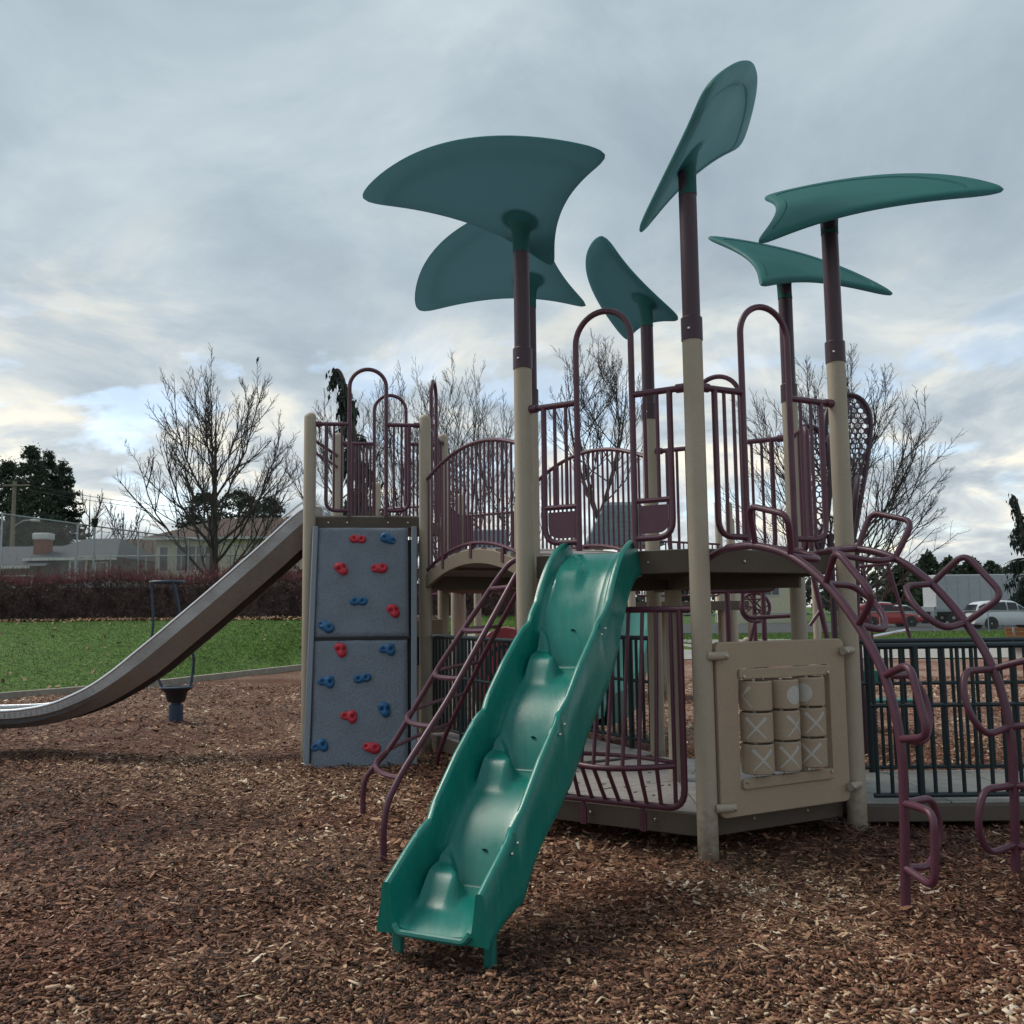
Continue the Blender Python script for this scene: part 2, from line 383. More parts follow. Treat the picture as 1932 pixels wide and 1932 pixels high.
# kerb along the left edge of the chips, in lengths
kx = np.array([-14, -12.2, -10, -8.8, -7.6, -7.05, -6.5, -6.0, -5.58, -5.1, -4.55, -4])
kp = [np.array((x, float(yb(x)))) for x in kx]
def strip(b, pts, w, z0, z1):
    P = [np.asarray(p, float) for p in pts]
    Lr = []
    for i in range(len(P)):
        d = nrm(P[min(i + 1, len(P) - 1)] - P[max(i - 1, 0)]); n = np.array((-d[1], d[0]))
        a, c = P[i] + n * w / 2, P[i] - n * w / 2
        Lr.append([(*c, z0), (*c, z1), (*a, z1), (*a, z0)])
    b.grid(np.array(Lr), wrap=True)
b = MB(); strip(b, kp, .16, -.1, .13)
tag(b.build('kerb', kerbm, smooth=0), 'grey concrete kerb between wood chips and lawn', kind='structure')
# path and road beyond the playground on the right
def ribbon(name, x0, x1, yf0, yf1, z, m, n=40, label=''):
    xs = np.linspace(x0, x1, n); ts = np.linspace(0, 1, 6)
    X = np.repeat(xs[:, None], 6, 1); Y = yf0(X) * (1 - ts) + yf1(X) * ts
    b = MB(); b.grid(np.stack([X, Y, gz(X, Y) + z + 0 * X], -1)); return tag(b.build(name, m, smooth=180), label, kind='structure')
ribbon('path', -3.5, 60, lambda x: yb(x) + .0, lambda x: yb(x) + 7.5 + .08 * np.maximum(0, x - 8), .03, conc, label='grey concrete path behind the playground')
ribbon('road', -6, 160, lambda x: 54 + 0 * x, lambda x: 84 + 0 * x, .03, asph, label='asphalt car park behind the grass')
ribbon('driveway', 3, 18, lambda x: 40 - .25 * x, lambda x: 46 - .25 * x, .035, conc, label='pale path crossing the far lawn')
# ---------------------------------------------------------------- loose wood chips
def chip_mat():
    m = bpy.data.materials.new('wood_chip'); m.use_nodes = True; t = m.node_tree; L = t.links.new; b = t.nodes['Principled BSDF']
    a = t.nodes.new('ShaderNodeAttribute'); a.attribute_name = 'rnd'
    cr = t.nodes.new('ShaderNodeValToRGB')
    st = [(0, (.028, .013, .008)), (.20, (.102, .045, .026)), (.44, (.22, .106, .062)), (.66, (.345, .192, .112)), (.80, (.49, .34, .21)), (.92, (.64, .51, .36)), (1, (.76, .68, .54))]
    while len(cr.color_ramp.elements) < len(st): cr.color_ramp.elements.new(.5)
    for e, (p, c) in zip(cr.color_ramp.elements, st): e.position = p; e.color = (*c, 1)
    L(a.outputs['Fac'], cr.inputs[0])
    tcn = t.nodes.new('ShaderNodeTexCoord')
    g = t.nodes.new('ShaderNodeTexNoise'); g.inputs['Scale'].default_value = .55; g.inputs['Detail'].default_value = 5; L(tcn.outputs['Object'], g.inputs['Vector'])
    mr = t.nodes.new('ShaderNodeMapRange'); mr.inputs[1].default_value = .44; mr.inputs[2].default_value = .62; L(g.outputs['Fac'], mr.inputs[0])
    mx = t.nodes.new('ShaderNodeMix'); mx.data_type = 'RGBA'; mx.blend_type = 'MULTIPLY'; L(mr.outputs[0], mx.inputs[0]); L(cr.outputs[0], mx.inputs[6]); mx.inputs[7].default_value = (.62, .44, .40, 1)
    L(mx.outputs[2], b.inputs['Base Color']); b.inputs['Roughness'].default_value = .72; b.inputs['Specular IOR Level'].default_value = .35
    return m
chipm = chip_mat()
def scatter_chips(name, y0, y1, dens, lmul, thick, label):
    # one mass of chips, laid where a viewer near the photograph's stand point can see the surface
    Ym_ = (y0 + y1) / 2; area = 0; n = 0
    half = lambda y: .68 * y + 1.4
    nmax = int(dens * (half(y0) + half(y1)) * (y1 - y0))
    y = rng.uniform(y0, y1, nmax)
    x = rng.uniform(-1, 1, nmax) * half(y1)
    k = (np.abs(x) < half(y)) & (y < yb(x) - .12) & (x > -13.9)
    x, y = x[k], y[k]; n = len(x)
    Lh = rng.gamma(4, .0024, n) * lmul + .0038; Wd = Lh * rng.uniform(.22, .55, n); Th = thick * rng.uniform(.6, 1.6, n)
    yaw = rng.uniform(0, 2 * np.pi, n); pit = rng.normal(0, .24, n); rol = rng.normal(0, .3, n)
    z = gm(x, y) + rng.gamma(2, .006, n) + .004
    ca, sa, cp, sp, cr_, sr = np.cos(yaw), np.sin(yaw), np.cos(pit), np.sin(pit), np.cos(rol), np.sin(rol)
    ax = np.stack([ca * cp, sa * cp, sp], 1); ay = np.stack([-sa * cr_ - ca * sp * sr, ca * cr_ - sa * sp * sr, cp * sr], 1)
    az = np.cross(ax, ay)
    tap = rng.uniform(.15, 1, n)
    c = np.stack([x, y, z], 1)
    if thick > 0:
        sg = [(-1, -1, -1), (1, -1, -1), (1, 1, -1), (-1, 1, -1), (-1, -1, 1), (1, -1, 1), (1, 1, 1), (-1, 1, 1)]
        fs = np.array([(4, 5, 6, 7), (0, 1, 5, 4), (1, 2, 6, 5), (2, 3, 7, 6), (3, 0, 4, 7)])
    else:
        sg = [(-1, -1, 0), (1, -1, 0), (1, 1, 0), (-1, 1, 0)]; fs = np.array([(0, 1, 2, 3)])
    V = np.stack([c + ax * (s[0] * Lh)[:, None] + ay * (s[1] * Wd * (tap if s[0] > 0 else .55 + .45 * tap))[:, None] + az * (s[2] * Th)[:, None] for s in sg], 1)
    nv = len(sg); F = (np.arange(n)[:, None, None] * nv + fs[None]).reshape(-1, 4)
    me = bpy.data.meshes.new(name); me.vertices.add(n * nv); me.vertices.foreach_set('co', V.reshape(-1))
    me.loops.add(F.size); me.loops.foreach_set('vertex_index', F.reshape(-1).astype(np.int32))
    me.polygons.add(len(F)); me.polygons.foreach_set('loop_start', np.arange(0, F.size, 4, dtype=np.int32))
    me.update(calc_edges=True)
    at = me.attributes.new('rnd', 'FLOAT', 'POINT')
    def pn(sc, sd):
        q = np.random.default_rng(sd); return sum(np.sin(x * a_ + y * b_ + c_) for a_, b_, c_ in zip(q.normal(0, sc, 7), q.normal(0, sc, 7), q.uniform(0, 6.28, 7))) / 3.7
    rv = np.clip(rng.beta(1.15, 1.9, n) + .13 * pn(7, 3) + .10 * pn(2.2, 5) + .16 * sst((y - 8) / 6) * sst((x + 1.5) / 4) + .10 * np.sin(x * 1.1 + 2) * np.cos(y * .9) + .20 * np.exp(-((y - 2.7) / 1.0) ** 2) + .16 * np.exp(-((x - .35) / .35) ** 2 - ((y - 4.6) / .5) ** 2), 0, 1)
    at.data.foreach_set('value', np.repeat(rv, nv).astype(np.float32))
    me.materials.append(chipm)
    o = bpy.data.objects.new(name, me); COL.objects.link(o)
    return tag(o, label, 'wood chips', kind='stuff')
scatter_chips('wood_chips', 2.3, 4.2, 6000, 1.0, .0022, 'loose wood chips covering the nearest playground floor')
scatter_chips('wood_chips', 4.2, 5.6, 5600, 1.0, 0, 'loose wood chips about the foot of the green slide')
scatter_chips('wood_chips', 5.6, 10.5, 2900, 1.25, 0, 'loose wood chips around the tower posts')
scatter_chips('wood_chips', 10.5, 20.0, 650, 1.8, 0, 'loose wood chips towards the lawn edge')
# ---------------------------------------------------------------- grass and litter
def blades(name, n, xr, yfn, hr, wr, m, label, cat='grass'):
    x = rng.uniform(*xr, n); y0, y1 = yfn(x); y = y0 + (y1 - y0) * rng.random(n)
    z = gz(x, y) - .01; h = rng.uniform(*hr, n); w = rng.uniform(*wr, n); a = rng.uniform(0, 2 * np.pi, n)
    lx, ly = rng.normal(0, .45, n) * h, rng.normal(0, .45, n) * h
    c = np.stack([x, y, z], 1); d = np.stack([np.cos(a), np.sin(a), 0 * a], 1) * w[:, None]
    V = np.stack([c - d, c + d, c + np.stack([lx, ly, h], 1)], 1)
    me = bpy.data.meshes.new(name); me.vertices.add(3 * n); me.vertices.foreach_set('co', V.reshape(-1))
    me.loops.add(3 * n); me.loops.foreach_set('vertex_index', np.arange(3 * n, dtype=np.int32))
    me.polygons.add(n); me.polygons.foreach_set('loop_start', np.arange(0, 3 * n, 3, dtype=np.int32)); me.update(calc_edges=True)
    me.materials.append(m); o = bpy.data.objects.new(name, me); COL.objects.link(o)
    return tag(o, label, cat, kind='stuff')
bladem = mat('grass_blade', (.088, .165, .028), .6, .35, 2.5, spec=.3)
blades('grass', 90000, (-22, -3.5), lambda x: (yb(x) + .1, 30 + 0 * x), (.02, .055), (.006, .014), bladem, 'short green lawn grass on the bank by the hedge')
blades('grass', 50000, (3, 45), lambda x: (yb(x) + 7.6 + .08 * np.maximum(0, x - 8), 54 + 0 * x), (.05, .1), (.012, .03), bladem, 'short green lawn grass beyond the path')
def litter(name, n, xr, yfn, sz, m, label, cat):
    x = rng.uniform(*xr, n); y0, y1 = yfn(x); y = y0 + (y1 - y0) * rng.random(n)
    z = gz(x, y) + rng.uniform(.02, .07, n); s = rng.uniform(*sz, n); a = rng.uniform(0, 6.28, n); tl = rng.normal(0, .5, (2, n))
    ex = np.stack([np.cos(a), np.sin(a), tl[0]], 1) * s[:, None]; ey = np.stack([-np.sin(a), np.cos(a), tl[1]], 1) * (s * .6)[:, None]
    c = np.stack([x, y, z], 1); V = np.stack([c - ex, c + ey, c + ex, c - ey], 1).reshape(-1, 3)
    b = MB(); b.add(V, (np.arange(n)[:, None] * 4 + np.arange(4)).tolist()); return tag(b.build(name, m, smooth=0), label, cat, kind='stuff')
leafb = mat('dead_leaf', (.24, .15, .085), .8, .5, 1.2)
litter('fallen_leaves', 420, (-22, -4), lambda x: (yb(x) + .3, 29 + 0 * x), (.03, .07), leafb, 'scattered pale fallen leaves on the left lawn', 'fallen leaves')
litter('fallen_leaves', 4200, (-22, -2), lambda x: (29.2 + 0 * x, 30.3 + 0 * x), (.03, .08), leafb, 'band of brown leaf litter at the foot of the hedge', 'fallen leaves')
# ================================================================== MAIN TOWER
HX = {1: (.087, 6.526), 2: (1.156, 5.858), 3: (2.269, 6.45), 5: (2.313, 7.709), 6: (.165, 7.785), 4: (1.244, 8.377)}
HX = {k: np.array(v) for k, v in HX.items()}
HC = np.array((1.2, 7.117))
ZD, ZL = 1.87, 0.235
PR = .0635
def v3(p, z): return np.array((p[0], p[1], z))
tower = thing('play_tower', 'tall six-sided play tower on tan posts in the middle, two decks', 'play tower', (*HC, 0))
def tan_post(parent, p, z0, z1, cap=True, r=PR, m=tan):
    pr = [(r, z0), (r, z1 - r * .9)] + [(r * math.cos(a), z1 - r * .9 + r * .9 * math.sin(a)) for a in (.35, .7, 1.05, 1.4)] if cap else [(r, z0), (r, z1)]
    b = MB(); b.lathe(pr, (p[0], p[1], 0), 20); return b.build('post', m, parent)
for k in (1, 2, 3, 5, 6, 4): tan_post(tower, HX[k], -.3, 3.19, cap=False)
tan_post(tower, HC, -.3, ZD - .16, cap=False)
order = [1, 2, 3, 5, 4, 6]
hexo = [HC + (HX[k] - HC) * .93 for k in order]; hexi = [HC + (HX[k] - HC) * .90 for k in order]
def deck(parent, ztop, th):
    b = MB()
    n = 6
    for i in range(n):                                           # skirt: six edge boards round the deck
        a, c = hexo[i], hexo[(i + 1) % n]; ai, ci = hexi[i], hexi[(i + 1) % n]
        b.slab([a, c, ci, ai], ztop - th, ztop)
    sk = b.build('deck_skirt', deckm, parent, bev=.006)
    for i in range(n):                                           # six triangular floor panels, joints open 6 mm
        a, c = hexi[i], hexi[(i + 1) % n]; m = (HC + a + c) / 3
        tri = [m + (q - m) * .985 for q in (HC, a, c)]
        q = MB(); q.slab(tri, ztop - .03, ztop + .004); q.build('floor_panel', floorm, parent, bev=.004)
    return sk
deck(tower, ZD, .15); deck(tower, ZL, .135)
# holes in the lower floor: small dark slots
b = MB()
for i in range(70):
    a, rr = random.uniform(0, 6.28), .95 * math.sqrt(random.random())
    b.box((HC[0] + rr * math.cos(a), HC[1] + rr * math.sin(a), ZL + .0065), (.028, .012, .003), a)
tag(b.build('drain_holes', blk, tower, smooth=0), kind='stuff')
# underside bracing of the upper deck
b = MB()
for a in (R(28), R(88), R(148)):
    b.box((HC[0], HC[1], ZD - .2), (1.9, .06, .08), a)
b.build('deck_brace', deckm, tower, bev=.005)
def edge(a, c):
    a = np.asarray(a, float); c = np.asarray(c, float); e = nrm(c - a); o = np.array((e[1], -e[0])); Ln = np.linalg.norm(c - a)
    return (lambda u, z, n=0.0: np.array((*(a + e * u + o * n), z))), Ln
def hoop(f, u0, u1, z0, zt, n=10, off=0.0):
    r = (u1 - u0) / 2; c = (u0 + u1) / 2
    return [f(u0, z0, off)] + [f(c - r * math.cos(t), zt - r + r * math.sin(t), off) for t in np.linspace(0, math.pi, 2 * n + 1)] + [f(u1, z0, off)]
def hoop_barrier(parent, a, c, zr, zb, zt, h0, h1, pan=None, bars=(3, 3), inner=(.155, None), m=purple, lowz=None, name='barrier'):
    """rails either side of a tall hoop gateway, with upright bars; frame is the part, each bar a sub-part"""
    f, Ln = edge(a, c); r = .021
    b = MB()
    lowz = zb - .06 if lowz is None else lowz
    b.tube(hoop(f, h0, h1, lowz, zt), r, 10)
    s0 = .165; s1 = Ln - .165
    for (p, q, s) in ((.065, h0, s0), (Ln - .065, h1, s1)):
        b.tube([f(p, zr), f(q, zr)], r, 10)
        b.cyl(f(p - .02 * (1 if q > p else -1), zr), f(p + .05 * (1 if q > p else -1), zr), .03, 12)
        pts = fillet([f(s, zr), f(s, zb), f(q, zb)], .11, 5); b.tube(pts, r * .95, 10)
    fr = b.build(name, m, parent)
    for side, nb in enumerate(bars):
        p, q = (s0, h0) if side == 0 else (h1, s1)
        zlow = zb if pan is None else pan[1]
        for k in range(1, nb):
            u = p + (q - p) * k / nb
            bar(fr, f(u, zlow), f(u, zr), .0125, m)
    if pan:
        z0, z1 = pan
        for p, q in ((s0, h0), (h1, s1)):
            g = .028
            b = MB(); P = [f(p + g, z0 - .01), f(q - g, z0 - .01), f(q - g, zb + .03), f(p + g, zb + .03)]
            if p == s0: P[3:] = fillet([f(q - g, zb + .03), f(p + g, zb + .03), f(p + g, z0 - .01)], .09, 4)[1:-1]
            else: P = [P[0], P[1]] + fillet([f(q - g, z0 - .01), f(q - g, zb + .03), f(p + g, zb + .03)], .09, 4)[1:-1] + [P[3]]
            b.plate(P, .014); b.build('infill_plate', m, fr)
            bar(fr, f(p, z1), f(q, z1), .018, m, 'cross_rail')
    return fr
hoop_barrier(tower, HX[1], HX[2], 2.89, 1.945, 3.49, .425, .835, pan=(2.165, 2.187), bars=(3, 3))
hoop_barrier(tower, HX[2], HX[3], 2.89, 1.945, 3.49, .40, .81, bars=(3, 3))
hoop_barrier(tower, HX[5], HX[4], 2.89, 1.945, 3.49, .42, .83, bars=(3, 3))
# plain barrier towards the ramp side
def plain_barrier(parent, a, c, zr, zb, n, m=purple, s=.10, r=.0125, rr=.02, name='barrier'):
    f, Ln = edge(a, c); b = MB()
    b.tube([f(.05, zr), f(Ln - .05, zr)], rr, 10); b.tube(fillet([f(s, zr), f(s, zb), f(Ln - s, zb), f(Ln - s, zr)], .1, 5), rr * .95, 10)
    fr = b.build(name, m, parent)
    for k in range(1, n): u = s + (Ln - 2 * s) * k / n; bar(fr, f(u, zb), f(u, zr), r, m)
    return fr
f35, L35 = edge(HX[3], HX[5])
b = MB(); b.tube(fillet([f35(.80, 1.9), f35(.80, 2.89), f35(1.2, 2.89)], .08, 4), .021, 10); b.tube(fillet([f35(.92, 2.89), f35(.92, 1.945), f35(1.2, 1.945)], .08, 4), .02, 10); br_ = b.build('barrier', purple, tower)
for u in (1.03,): bar(br_, f35(u, 1.945), f35(u, 2.89), .014, purple)
# belly barrier of the lower deck between the slide side posts
f12, L12 = edge(HX[1], HX[2])
b = MB()
b.tube([f12(.06, 1.49), f12(L12 - .06, 1.49)], .021, 10)
b.tube(fillet([f12(.14, 1.49), f12(.14, .275), f12(L12 - .14, .275), f12(L12 - .14, 1.49)], .12, 6), .021, 10)
bow = lambda u: .17 * math.sin(math.pi * (u - .2) / (L12 - .4))
b.tube([f12(u, .53 - .02 * math.sin(math.pi * (u - .2) / (L12 - .4)), bow(u)) for u in np.linspace(.2, L12 - .2, 22)], .019, 10)
b.tube([f12(u, .55, -.10 * math.sin(math.pi * (u - .2) / (L12 - .4))) for u in np.linspace(.2, L12 - .2, 22)], .014, 8)
for u in (.42, .84): b.cyl(f12(u, .275), f12(u, .12), .014, 8)
for u in (.42, .84): b.box(f12(u, .17, .0), (.04, .02, .11), math.atan2(*(HX[2] - HX[1])[::-1]))
lb = b.build('belly_barrier', purple, tower)
for k in range(10):
    u = .2 + (L12 - .4) * k / 9
    bar(lb, f12(u, .53 - .02 * math.sin(math.pi * (u - .2) / (L12 - .4)), bow(u)), f12(u, 1.49), .0135, purple)
    bar(lb, f12(u, .275), f12(u, .53 - .02 * math.sin(math.pi * (u - .2) / (L12 - .4)), bow(u)), .0135, purple)
# bolts on the deck skirts
bm = MB(); bm.lathe([(.011, 0), (.011, .006), (.007, .011)], seg=8); bme = bm.build('bolt', bolt)
BOLT = bme.data; bpy.data.objects.remove(bme)
def put_bolt(parent, p, d, s=1.0): return inst(BOLT, 'bolt', parent, p, Vector(tuple(d)).to_track_quat('Z', 'Y'), (s, s, s))
for i in range(2):
    a, c = hexo[i], hexo[i + 1]; e = nrm(c - a); o = np.array((e[1], -e[0], 0))
    for t in (.33, .72):
        put_bolt(tower, v3(a + (c - a) * t, ZD - .075), o); put_bolt(tower, v3(a + (c - a) * t, ZL - .06), o)

# ================================================================== LEAF CANOPIES
TIP = {1: [(-1.03, 6.554, 4.491), (.638, 5.663, 4.364), (.344, 7.03, 4.152)],
       6: [(-.781, 8.135, 4.171), (.27, 6.72, 4.56), (.693, 8.196, 4.222)],
       2: [(1.06, 4.92, 4.37), (1.67, 6.70, 4.93), (.86, 6.18, 4.03)],
       3: [(2.001, 7.154, 4.754), (3.119, 5.714, 4.139), (1.645, 6.063, 3.935)],
       5: [(1.827, 8.398, 4.939), (3.277, 7.785, 4.156), (1.998, 7.243, 4.061)],
       4: [(.824, 7.574, 4.611), (1.228, 9.377, 4.248), (1.56, 8.40, 4.12)]}
LLAB = {1: 'big dark leaf canopy on the left front pole, seen from below',
        6: 'leaf canopy half hidden behind the big left one, tips pointing down',
        2: 'tallest leaf canopy, tilted almost edge-on above the front post',
        3: 'green leaf canopy on the right pole, long tip reaching right',
        5: 'small green leaf canopy on the back right pole, lower than its neighbour',
        4: 'dark leaf canopy low at the back centre behind the front post'}
def leaf_canopy(k):
    A, B, C_ = (np.array(t) for t in TIP[k]); P = HX[k]
    root = thing('leaf_canopy', LLAB[k], 'leaf canopy', (P[0], P[1], 3.19), 'leaf canopies on poles above the tower')
    n = nrm(np.cross(B - A, C_ - A)); n = n if n[2] > 0 else -n
    G = (A + B + C_) / 3
    ex = nrm(B - A); ey = np.cross(n, ex)
    to2 = lambda p: np.array(((p - G) @ ex, (p - G) @ ey))
    a, b_, c = to2(A), to2(B), to2(C_)
    if c[1] > 0: ey = -ey; a, b_, c = to2(A), to2(B), to2(C_)     # point c lies at -y, the convex side at +y
    def q(p0, p1, off, N=30):
        m = (p0 + p1) / 2; d = nrm(p1 - p0); o = np.array((-d[1], d[0])); o = o if o @ m > 0 else -o
        ctl = m + o * off
        return [(1 - t) ** 2 * p0 + 2 * t * (1 - t) * ctl + t * t * p1 for t in np.linspace(0, 1, N)]
    loop = q(a, b_, .62)[:-1] + q(b_, c, -.29 * np.linalg.norm(b_ - c) / 1.43)[:-1] + q(c, a, -.29 * np.linalg.norm(a - c) / 1.43)[:-1]
    L_ = np.array(loop)
    for _ in range(2):                                            # round the three tips
        keep = L_.copy()
        for s in range(4):
            L_ = L_ * .5 + (np.roll(L_, 1, 0) + np.roll(L_, -1, 0)) * .25
        L_ = keep * 0.15 + L_ * 0.85
    L_ = L_ * 1.075
    # resample evenly
    Lc = np.concatenate([L_, L_[:1]]); s = np.concatenate([[0], np.cumsum(np.linalg.norm(np.diff(Lc, axis=0), axis=1))])
    t = np.linspace(0, s[-1], 121)[:-1]
    O = np.stack([np.interp(t, s, Lc[:, i]) for i in range(2)], 1)
    def zs(xy): return -.10 * xy[..., 1] ** 2 * (xy[..., 1] < 0) - .05 * xy[..., 0] ** 2 - .02 * xy[..., 1]
    def pt(xy, h): return G + xy[..., 0:1] * ex + xy[..., 1:2] * ey + (zs(xy) + h)[..., None] * n
    ss = np.array([0, .12, .25, .4, .55, .68, .76, .785, .79, .805, .81, .85, .91, .95, .975, .99, 1.0])
    th = .030 * np.sqrt(np.maximum(0, 1 - ss ** 14))
    groove = np.where((ss > .786) & (ss < .808), -.024, 0) + np.where(ss < .786, -.006, 0)
    top = np.stack([pt(O * s_, np.full(len(O), h)) for s_, h in zip(ss, th + groove)]); bot = np.stack([pt(O * s_, np.full(len(O), -h * .9)) for s_, h in zip(ss, th + (groove * .7 if k == 2 else 0))])
    b = MB(); b.grid(np.concatenate([top, bot[::-1]]), wrap=True, flip=False)
    lf = b.build('leaf', leafm, root, smooth=32)
    # trumpet flare from the pole to the underside
    up = np.array((0, 0, 1.)); pl = np.array((P[0], P[1], 0.))
    tz = ((G - pl) @ n) / n[2]; hit = pl + up * tz; h2 = to2(hit)
    zp = hit[2] - .16; rings = []
    for i, rr in enumerate((.058, .059, .062, .068, .080, .098, .118, .136)):
        kk = (1, .86, .66, .42, .22, .09, .02, -.012)[i]
        ring = []
        for j in range(28):
            an = 2 * math.pi * j / 28
            xy = h2 + rr * np.array((math.cos(an), math.sin(an)))
            lp = pt(xy[None], np.array([-.022]))[0]
            d = lp - hit; d = np.array((d[0], d[1], 0)); d = nrm(d) * .060
            low = np.array((P[0] + d[0], P[1] + d[1], zp - .10))
            ring.append(lp * (1 - kk) + low * kk if kk >= 0 else lp + n * .012)
        rings.append(ring)
    b = MB(); b.grid(np.array(rings), wrap=True, flip=True); b.build('flare', leafm, root, smooth=80)
    b = MB(); b.lathe([(.057, 3.19), (.057, hit[2] - .05)], (P[0], P[1], 0), 20); b.build('pole', purple_dk, root)
    b = MB(); b.lathe([(.0685, 3.185), (.0685, 3.33), (.060, 3.338)], (P[0], P[1], 0), 20); b.build('collar', purple_dk, root)
    put_bolt(root, (P[0] - .03, P[1] - .06, 3.25), (-.45, -.9, 0), .9)
    return root
for k in (1, 6, 2, 3, 5, 4): leaf_canopy(k)

# ================================================================== WAVE SLIDE
def make_slide():
    S0 = np.array((.56, 6.23)); S1 = np.array((-.372, 4.29)); D = nrm(S1 - S0); LT = np.linalg.norm(S1 - S0); E = np.array((-D[1], D[0]))
    if E[0] < 0: E = -E
    root = thing('slide', 'glossy green wavy plastic slide coming down to the front', 'slide', (S1[0], S1[1], 0))
    cre = [0.0, .62, 1.22, 1.80, 2.42]; zc_ = [1.862, 1.150, .650, .205, -.12]
    lin = lambda s: np.interp(s, [0, .11, .62, .67, .95, 1.22, 1.25, 1.50, 1.80, 1.84, 2.0, 2.113, 2.3], [1.93, 1.85, 1.425, 1.40, 1.20, .965, .955, .77, .50, .48, .385, .315, .2])
    def floor(s):
        i = max(j for j in range(4) if s >= cre[j] - 1e-6); t = (s - cre[i]) / (cre[i + 1] - cre[i])
        return zc_[i] + (zc_[i + 1] - zc_[i]) * (.30 * t + .70 * t ** 2.6)
    ss = np.unique(np.round(np.concatenate([np.linspace(-.06, LT, 120), np.array(cre[1:4]) - .006, np.array(cre[1:4]) + .006]), 4))
    def bump(s, u):
        h = 0
        for c_ in (.15, .62, 1.22, 1.80):
            s0 = c_ - .11; t = (s - s0) / .19
            if t < 0 or s > c_ + .235 or u > .06: continue
            ue = .165 - .17 * min(1, t)
            w = float(sst((-u - ue + .03) / .07))
            zt = floor(s0) - .42 * (s - s0)
            k = 1.0 if s < c_ + .08 else float(1 - sst((s - c_ - .08) / .15))
            h = max(h, min(.095, max(0, zt - floor(max(0, s)))) * w * k)
        return h
    ul = np.linspace(-.165, .165, 35)
    rows = []
    for s in ss:
        zf = floor(max(0, s)); zr = max(float(lin(max(0, s))), zf + .08)
        wv = -.014 * sum(math.exp(-((s - q_) / .05) ** 2) for q_ in (.62, 1.22, 1.80))
        depth = .24 + .15 * float(sst(s / .7)); zb = zr - depth; zb = zb + (max(zb, zf - .03) - zb) * float(sst((s - 1.2) / .8))
        wall = [(.186, .05), (.197, .16), (.208 + wv * .4, .55), (.216 + wv, .93), (.222 + wv, .985), (.236 + wv, 1.0), (.250 + wv, .985), (.257 + wv, .93)]
        lo = [(u, zf + bump(s, u) + .010 * (abs(u) / .165) ** 6) for u in ul]
        right = [(w, zf + (zr - zf) * t) for w, t in wall] + [(.266 + wv * .2, zr + (zb - zr) * .45), (.282 - wv * .6, zr + (zb - zr) * .8), (.288, zb + .02), (.278, zb), (.25, zb + .005)]
        left = [(-w, z) for w, z in right][::-1]
        rows.append([(*(S0 + D * s + E * u), z) for u, z in left + lo + right])
    b = MB(); b.grid(np.array(rows), wrap=True)
    n0 = len(rows[0]); 
    b.F.append(tuple(range(n0))); b.F.append(tuple((len(rows) - 1) * n0 + k for k in range(n0))[::-1])
    ch = b.build('chute', teal_s, root, smooth=50)
    f = lambda s, u, z: np.array((*(S0 + D * s + E * u), z))
    # rolled exit lip, feet, entry platform flange
    zl = floor(LT); b = MB(); b.tube(fillet([f(LT + .005, -.19, zl + .02), f(LT + .012, -.165, zl - .012), f(LT + .012, .165, zl - .012), f(LT + .005, .19, zl + .02)], .03, 4), .016, 8); b.build('exit_lip', teal, root)
    for u in (-.235, .235):
        b = MB(); p = f(LT - .10, u, 0); b.box((p[0], p[1], -.02), (.05, .035, .42), math.atan2(E[1], E[0])); b.build('leg', teal, root, bev=.006)
        put_bolt(root, f(LT - .10, u * 1.07, .14) , (*(-D), 0), 1.1)
    for sgn in (-1, 1):
        for s in (.64, 1.28, 1.86):
            for ds in (-.03, .03): put_bolt(root, f(s + ds, sgn * .266, float(lin(s + ds)) - .05), (*(E * sgn), 0), .8)
    for s in (.52, 1.12, 1.70):                                    # drain slots
        b = MB(); p = f(s, .03, floor(s) + .004); b.lathe([(.016, 0), (.012, .003)], p, 10, axis=(0.3, .5, 1)); b.build('drain_slot', blk, root)
    return root
make_slide()

